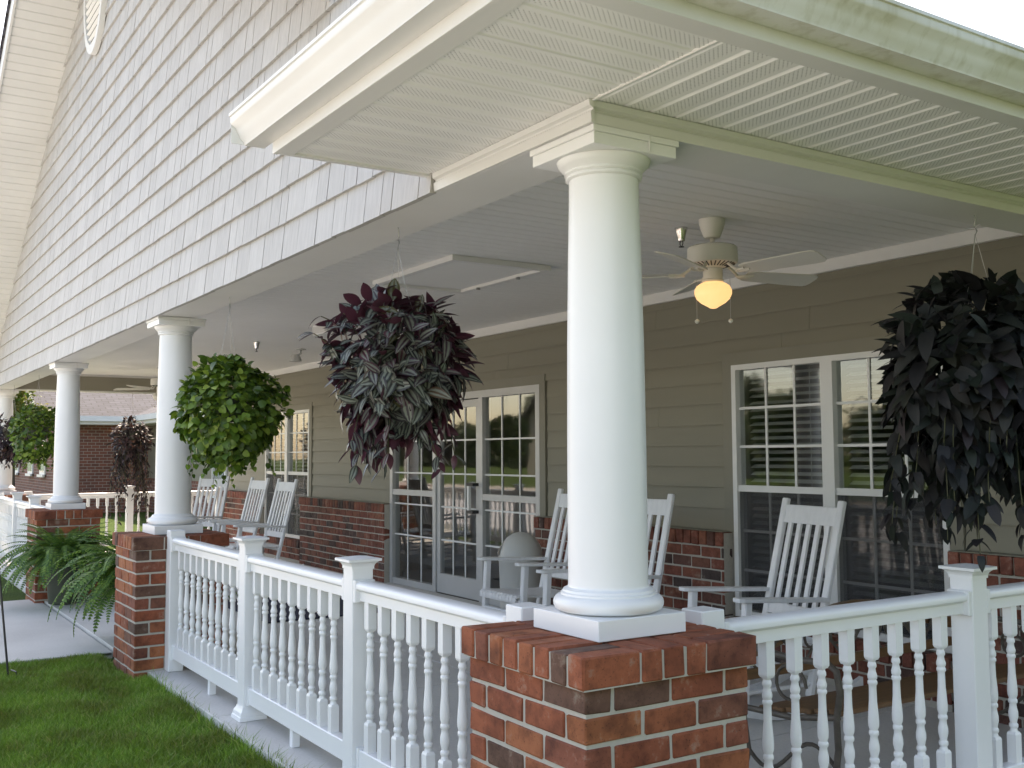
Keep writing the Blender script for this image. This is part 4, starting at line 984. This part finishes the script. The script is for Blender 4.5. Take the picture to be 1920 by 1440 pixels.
# ferns
def frond_mesh(name, L, npin, arch, w0):
    m = MB(); pts = []
    for i in range(npin+1):
        t_ = i/npin; a = arch[0]+(arch[1]-arch[0])*t_
        pts.append((a, t_))
    p = Vector((0,0,0)); path = [p.copy()]
    for i in range(npin):
        a = pts[i][0]; p = p+Vector((0, math.cos(a), math.sin(a)))*(L/npin); path.append(p.copy())
    m.tube(path[::2]+[path[-1]], [.0022]*(len(path[::2])+1), 4)
    for i in range(2, npin):
        t_ = i/npin; ln = w0*(math.sin(math.pi*min(1, .12+t_*.84))**.7)*(1-.35*t_); a = pts[i][0]; tan = Vector((0, math.cos(a), math.sin(a))); nrm = Vector((0, -math.sin(a), math.cos(a))); pw = L/npin*.46
        for s in (-1, 1):
            q = path[i]; d = Vector((s*1.0, 0, 0))+tan*.28-nrm*.22; d.normalize()
            m.add([q-tan*pw*.6, q+d*ln*.45-tan*pw, q+d*ln, q+d*ln*.45+tan*pw*.8, q+tan*pw*.6], [(0,1,2,3,4)], [(.3,.3),(.2,.5),(.25,.9),(.2,.5),(.3,.3)])
    for k in range(len(m.uv)):
        if m.uv[k] == (0,0): m.uv[k] = (.3,.3)
    me = m.mesh(name, None, fix=False); me.materials.append(M['fern']); return me
FR = [frond_mesh('frond', L, 30, a, w) for L, a, w in ((.62,(R(62),R(-62)),.072),(.72,(R(48),R(-78)),.078),(.55,(R(78),R(-15)),.062),(.66,(R(25),R(-88)),.072))]
def fern(x, y, zp, label, seed, n, sc=1.0):
    t = thing('potted_fern', label, 'fern', (x, y, 0), group='large potted ferns beside the entrance path'); rg = random.Random(seed)
    m = MB(); m.lathe([(.11,.003),(.13,.01),(.155,zp*.6),(.175,zp-.03),(.185,zp-.028),(.185,zp),(.16,zp),(.15,zp-.03)], 28, (x,y,0)); obj('planter', m, M['pot'], t, smooth=40)
    for i in range(n):
        a = 2*math.pi*i/n*7.3+rg.uniform(-.3,.3); me = FR[rg.choice((0,0,1,1,2,2,3))]
        o = link('frond', me, None, t); s = sc*rg.uniform(.75,1.12)
        o.location = (x+.05*math.cos(a), y+.05*math.sin(a), zp-.02); o.rotation_euler = (rg.uniform(-.25,.25), rg.uniform(-.3,.3), a-math.pi/2); o.scale = (s,s,s)
fern(-5.86, .02, .50, 'large green fern spilling against the brick pier beside the lawn', 21, 170, 1.08)
fern(-8.52, -.10, .42, 'large green fern before the brick pier across the entrance path', 22, 170, 1.05)

# shepherd hook pole leaning at the path edge
t = thing('shepherd_hook', 'thin black metal garden pole leaning beside the entrance path', 'garden pole', (-5.30, -.97, -.07))
m = MB(); m.tube([(-5.30,-.97,-.2),(-5.33,-1.04,.5),(-5.36,-1.10,1.1),(-5.39,-1.16,1.75),(-5.40,-1.18,1.95),(-5.36,-1.20,2.05),(-5.27,-1.21,2.09),(-5.18,-1.21,2.04),(-5.15,-1.21,1.95)], .0075, 8); obj('pole', m, M['dark_metal'], t, smooth=60)
m = MB(); m.tube([(-5.30,-.97,.0),(-5.21,-.95,.0),(-5.20,-.95,-.12)], .005, 6); obj('step_prong', m, M['dark_metal'], t, smooth=60)

# ================================================================== NEIGHBOURING WING
wing = thing('brick_wing', 'low brick wing with grey shingle roof beyond the far end of the porch', 'building', (-33, 8, 0))
def uvwall(m, a, b_, z0, z1):
    L = (Vector(b_)-Vector(a)).length; m.add([(a[0],a[1],z0),(b_[0],b_[1],z0),(b_[0],b_[1],z1),(a[0],a[1],z1)], [(0,1,2,3)], [(.001,z0+.2),(L,z0+.2),(L,z1+.2),(.001,z1+.2)])
m = MB(); uvwall(m, (-40,2.9,0), (-27,2.9,0), -.1, 2.35); uvwall(m, (-27,2.9,0), (-27,5.2,0), -.1, 2.35); uvwall(m, (-40,14,0), (-40,2.9,0), -.1, 2.35)
obj('brick_wall', m, M['far_brick'], wing)
m = MB(); uvwall(m, (-27.02,5.2,0), (-14.2,5.2,0), -.1, .86); obj('brick_base', m, M['far_brick'], wing)
m = MB(); z = .86
while z < 2.35:
    m.extrude([(5.2,z),(5.184,z),(5.194,z+.17),(5.2,z+.17)], 'x', -27.0, -14.13); z += .151
obj('siding', m, M['siding'], wing)
slab_roof([(-26.45,2.3,2.50),(-26.45,15,2.50),(-33.5,15,5.6),(-33.5,2.3,5.6)], .05, 'roof', wing)
slab_roof([(-40.5,2.3,2.50),(-40.5,15,2.50),(-33.5,15,5.6),(-33.5,2.3,5.6)], .05, 'roof', wing)
slab_roof([(-28.5,4.65,2.52),(-15.05,4.65,2.52),(-15.05,9.5,4.65),(-28.5,9.5,4.65)], .05, 'roof', wing)
m = MB(); m.add([(-40.3,2.9,2.35),(-26.7,2.9,2.35),(-33.5,2.9,5.35)], [(0,1,2)]); obj('gable', m, M['far_brick'], wing)
m = MB(); m.box(-26.5,-26.46,2.3,4.66,2.30,2.51); m.box(-26.46,-26.36,2.3,4.6,2.38,2.52); m.box(-27,-26.5,2.32,5.18,2.29,2.31); m.box(-26.46,-15.05,4.62,4.66,2.30,2.51); m.box(-26.4,-15.05,4.53,4.62,2.38,2.52); m.box(-27.0,-15.05,4.66,5.18,2.285,2.30); obj('eave_trim', m, M['trim_white'], wing)
m = MB()
for s, xe in ((1,-26.40),(-1,-40.55)): m.add([(xe,2.28,2.42),(-33.5,2.28,5.54),(-33.5,2.28,5.68),(xe,2.28,2.56)], [(0,1,2,3)]); m.add([(xe,2.30,2.42),(-33.5,2.30,5.54),(-33.5,2.30,5.68),(xe,2.30,2.56)], [(0,1,2,3)])
obj('rake_board', m, M['trim_white'], wing)
m = MB(); m.tube([(-26.42,2.75,2.4),(-26.5,2.80,2.2),(-26.93,2.98,2.05),(-26.94,3.0,1.4),(-26.94,3.0,.1)], .045, 8); obj('downspout', m, M['trim_white'], wing)
for xw in (-29.4, -31.6, -34.5):
    wd = obj('window', bx(xw-.45, xw+.45, 2.86, 2.90, .95, 1.95), M['frame_white'], wing)
    obj('pane', bx(xw-.38, xw+.38, 2.852, 2.8595, 1.02, 1.88), M['glass'], wd); obj('sill', bx(xw-.5, xw+.5, 2.80, 2.8595, .88, .949), M['frame_white'], wd)
for xw in (-16.1, -20.5):
    wd = obj('window', bx(xw-.5, xw+.5, 5.14, 5.183, .5, 2.0), M['frame_white'], wing); obj('pane', bx(xw-.42, xw+.42, 5.128, 5.1395, .58, 1.92), M['glass'], wd)
for i, (x, y) in enumerate(((-21.0,-.15),(-21.3,.40))):
    pst = thing('garden_post', ('short white square post on the lawn beyond the far corner pier', 'short white square post standing nearer the brick wing')[i], 'post', (x,y,-.07), group='short white posts on the lawn')
    obj('shaft', bx(x-.055,x+.055,y-.055,y+.055,-.1,.93), M['rail_white'], pst, bevel=.006); m = MB(); m.frustum(x,y,.9305,.065,.955,.04); obj('cap', m, M['rail_white'], pst)

# ================================================================== TREES AND THE HOUSE OPPOSITE
def tree(x, y, h, rad, label, seed, n, mat='tree_leaf', leaf=.22, trunk_h=.35):
    rg = random.Random(seed); t = thing('tree', label, 'tree', (x, y, -.07), group='trees around the lawn')
    m = MB(); top = Vector((x+rg.uniform(-.3,.3), y+rg.uniform(-.3,.3), h*.75)); m.tube([(x,y,-.15),(x+.03,y,h*.2),tuple(Vector((x,y,h*.4))),tuple(top)], [.035*h*.6,.026*h*.6,.02*h*.6,.005*h], 9)
    cl = []
    for k in range(16):
        z0 = h*rg.uniform(trunk_h, .68); a = rg.uniform(0, 2*math.pi); r = rad*rg.uniform(.35,.95); e = Vector((x+r*math.cos(a), y+r*math.sin(a), min(h*.95, z0+r*rg.uniform(.2,.7))))
        b0 = Vector((x,y,z0)); mid = b0.lerp(e,.5)+Vector((0,0,.12*r)); m.tube([b0, mid, e], [.010*h*.6,.006*h*.6,.002*h*.6], 5); cl.append((e, rad*rg.uniform(.25,.45)))
    for k in range(14): 
        a = rg.uniform(0, 2*math.pi); zz = rg.uniform(trunk_h+.1, .95); r = rad*rg.uniform(0,.7)*(1-.6*max(0, zz-.6)/.4); cl.append((Vector((x+r*math.cos(a), y+r*math.sin(a), h*zz)), rad*rg.uniform(.25,.42)))
    obj('trunk', m, M['trunk'], t, smooth=60)
    V = []; F = []; UV = []
    for i in range(n):
        c, cr = rg.choice(cl); d = Vector((rg.gauss(0,1), rg.gauss(0,1), rg.gauss(0,1))).normalized()*cr*rg.uniform(.3,1)**.5; p = c+d
        A = frame_mat(p, (rg.uniform(-1,1), rg.uniform(-1,1), rg.uniform(-1,.5)), (rg.uniform(-.5,.5), rg.uniform(-.5,.5), 1), leaf*rg.uniform(.6,1.3)); b = len(V)
        for q in ((0,0,0),(.32,.5,.06),(0,1,-.1),(-.32,.5,.06)): V.append(tuple(A @ Vector(q)))
        F.append((b,b+1,b+2,b+3)); UV += [(.3,.1),(.9,.5),(.3,.9),(.1,.5)]
    mb = MB(); mb.v = V; mb.f = F; mb.uv = UV; link('crown', mb.mesh('crown', True, fix=False), M[mat], t)
tree(-26.6, 1.75, 3.7, .85, 'small yellow green tree growing before the corner of the brick wing', 31, 5000, 'tree_yellow', .13)
tl = [(-13,-29,5.2,1.9,'broad tree'),(-24,-33,5.6,2.1,'tall tree'),(-31,-28,4.2,1.7,'small tree'),(-41,-36,6,2.3,'spreading tree'),(-66,-38,6,2.4,'leafy tree'),(6,-34,8,3.0,'round tree'),(-75,-30,5,2.2,'bushy tree')]
for i, (x, y, h, r) in enumerate(((9.5,1.5,8,3.2),(10.5,8.5,9,3.4),(13,15,9,3.5))):
    tree(x, y, h, r, ('leafy tree shading the lawn nearest the side railing','leafy tree in the middle of the row beside the porch','leafy tree at the back of the row beside the porch')[i], 60+i, 6000, leaf=.32, trunk_h=.15)
for i, (x, y, h, r, nm) in enumerate(tl):
    tree(x, y, h, r, nm+' across the sandy drive facing the porch, mirrored in its windows', 40+i, 7000, leaf=.30, trunk_h=.22)
nb = thing('house', 'pale house with a steep grey gable roof across the sandy drive', 'house', (-52,-36,0))
m = MB(); m.box(-58,-46,-42,-32,-.1,4.2); m.add([(-58,-32,4.2),(-46,-32,4.2),(-52,-32,8.2),(-58,-42,4.2),(-46,-42,4.2),(-52,-42,8.2)], [(0,1,2),(5,4,3),(0,2,5,3),(1,4,5,2)]); obj('wall', m, M['siding'], nb)
slab_roof([(-45.4,-31.4,3.9),(-45.4,-42.6,3.9),(-52,-42.6,8.35),(-52,-31.4,8.35)], .12, 'roof', nb); slab_roof([(-58.6,-31.4,3.9),(-58.6,-42.6,3.9),(-52,-42.6,8.36),(-52,-31.4,8.36)], .12, 'roof', nb)
for i, (x, z) in enumerate(((-55.5,1.2),(-48.5,1.2),(-52,5.0))):
    wd = obj('window', bx(x-.7,x+.7,-31.99,-31.93,z,z+1.5), M['frame_white'], nb); obj('pane', bx(x-.6,x+.6,-31.929,-31.92,z+.1,z+1.4), M['glass'], wd)
obj('door', bx(-52.5,-51.5,-31.99,-31.94,0,2.1), M['frame_white'], nb)

# far wood behind the opposite lawn
rg = random.Random(99); V = []; F = []; UV = []
hx = [(-130+3.2*k+rg.uniform(-1,1), -58+rg.uniform(-4,4), rg.uniform(2.6,5.6), rg.uniform(1.8,3.0)) for k in range(70)]
for (x, y, h, r) in hx:
    for i in range(420):
        zz = rg.uniform(.02,1); rr = r*math.sqrt(rg.random())*(1-.75*max(0,zz-.45)); a = rg.uniform(0, 2*math.pi)
        A = frame_mat((x+rr*math.cos(a), y+rr*math.sin(a), h*zz), (rg.uniform(-1,1), rg.uniform(-1,1), rg.uniform(-1,.5)), (rg.uniform(-.5,.5), rg.uniform(-.5,.5), 1), rg.uniform(.7,1.3)); b = len(V)
        for q in ((0,0,0),(.32,.5,.06),(0,1,-.1),(-.32,.5,.06)): V.append(tuple(A @ Vector(q)))
        F.append((b,b+1,b+2,b+3)); UV += [(.3,.1),(.9,.5),(.3,.9),(.1,.5)]
mb = MB(); mb.v = V; mb.f = F; mb.uv = UV; o = link('far_wood', mb.mesh('far_wood', True, fix=False), M['tree_leaf']); o['kind'] = 'stuff'; o['label'] = 'far line of green woods beyond the opposite lawn'; o['category'] = 'woods'
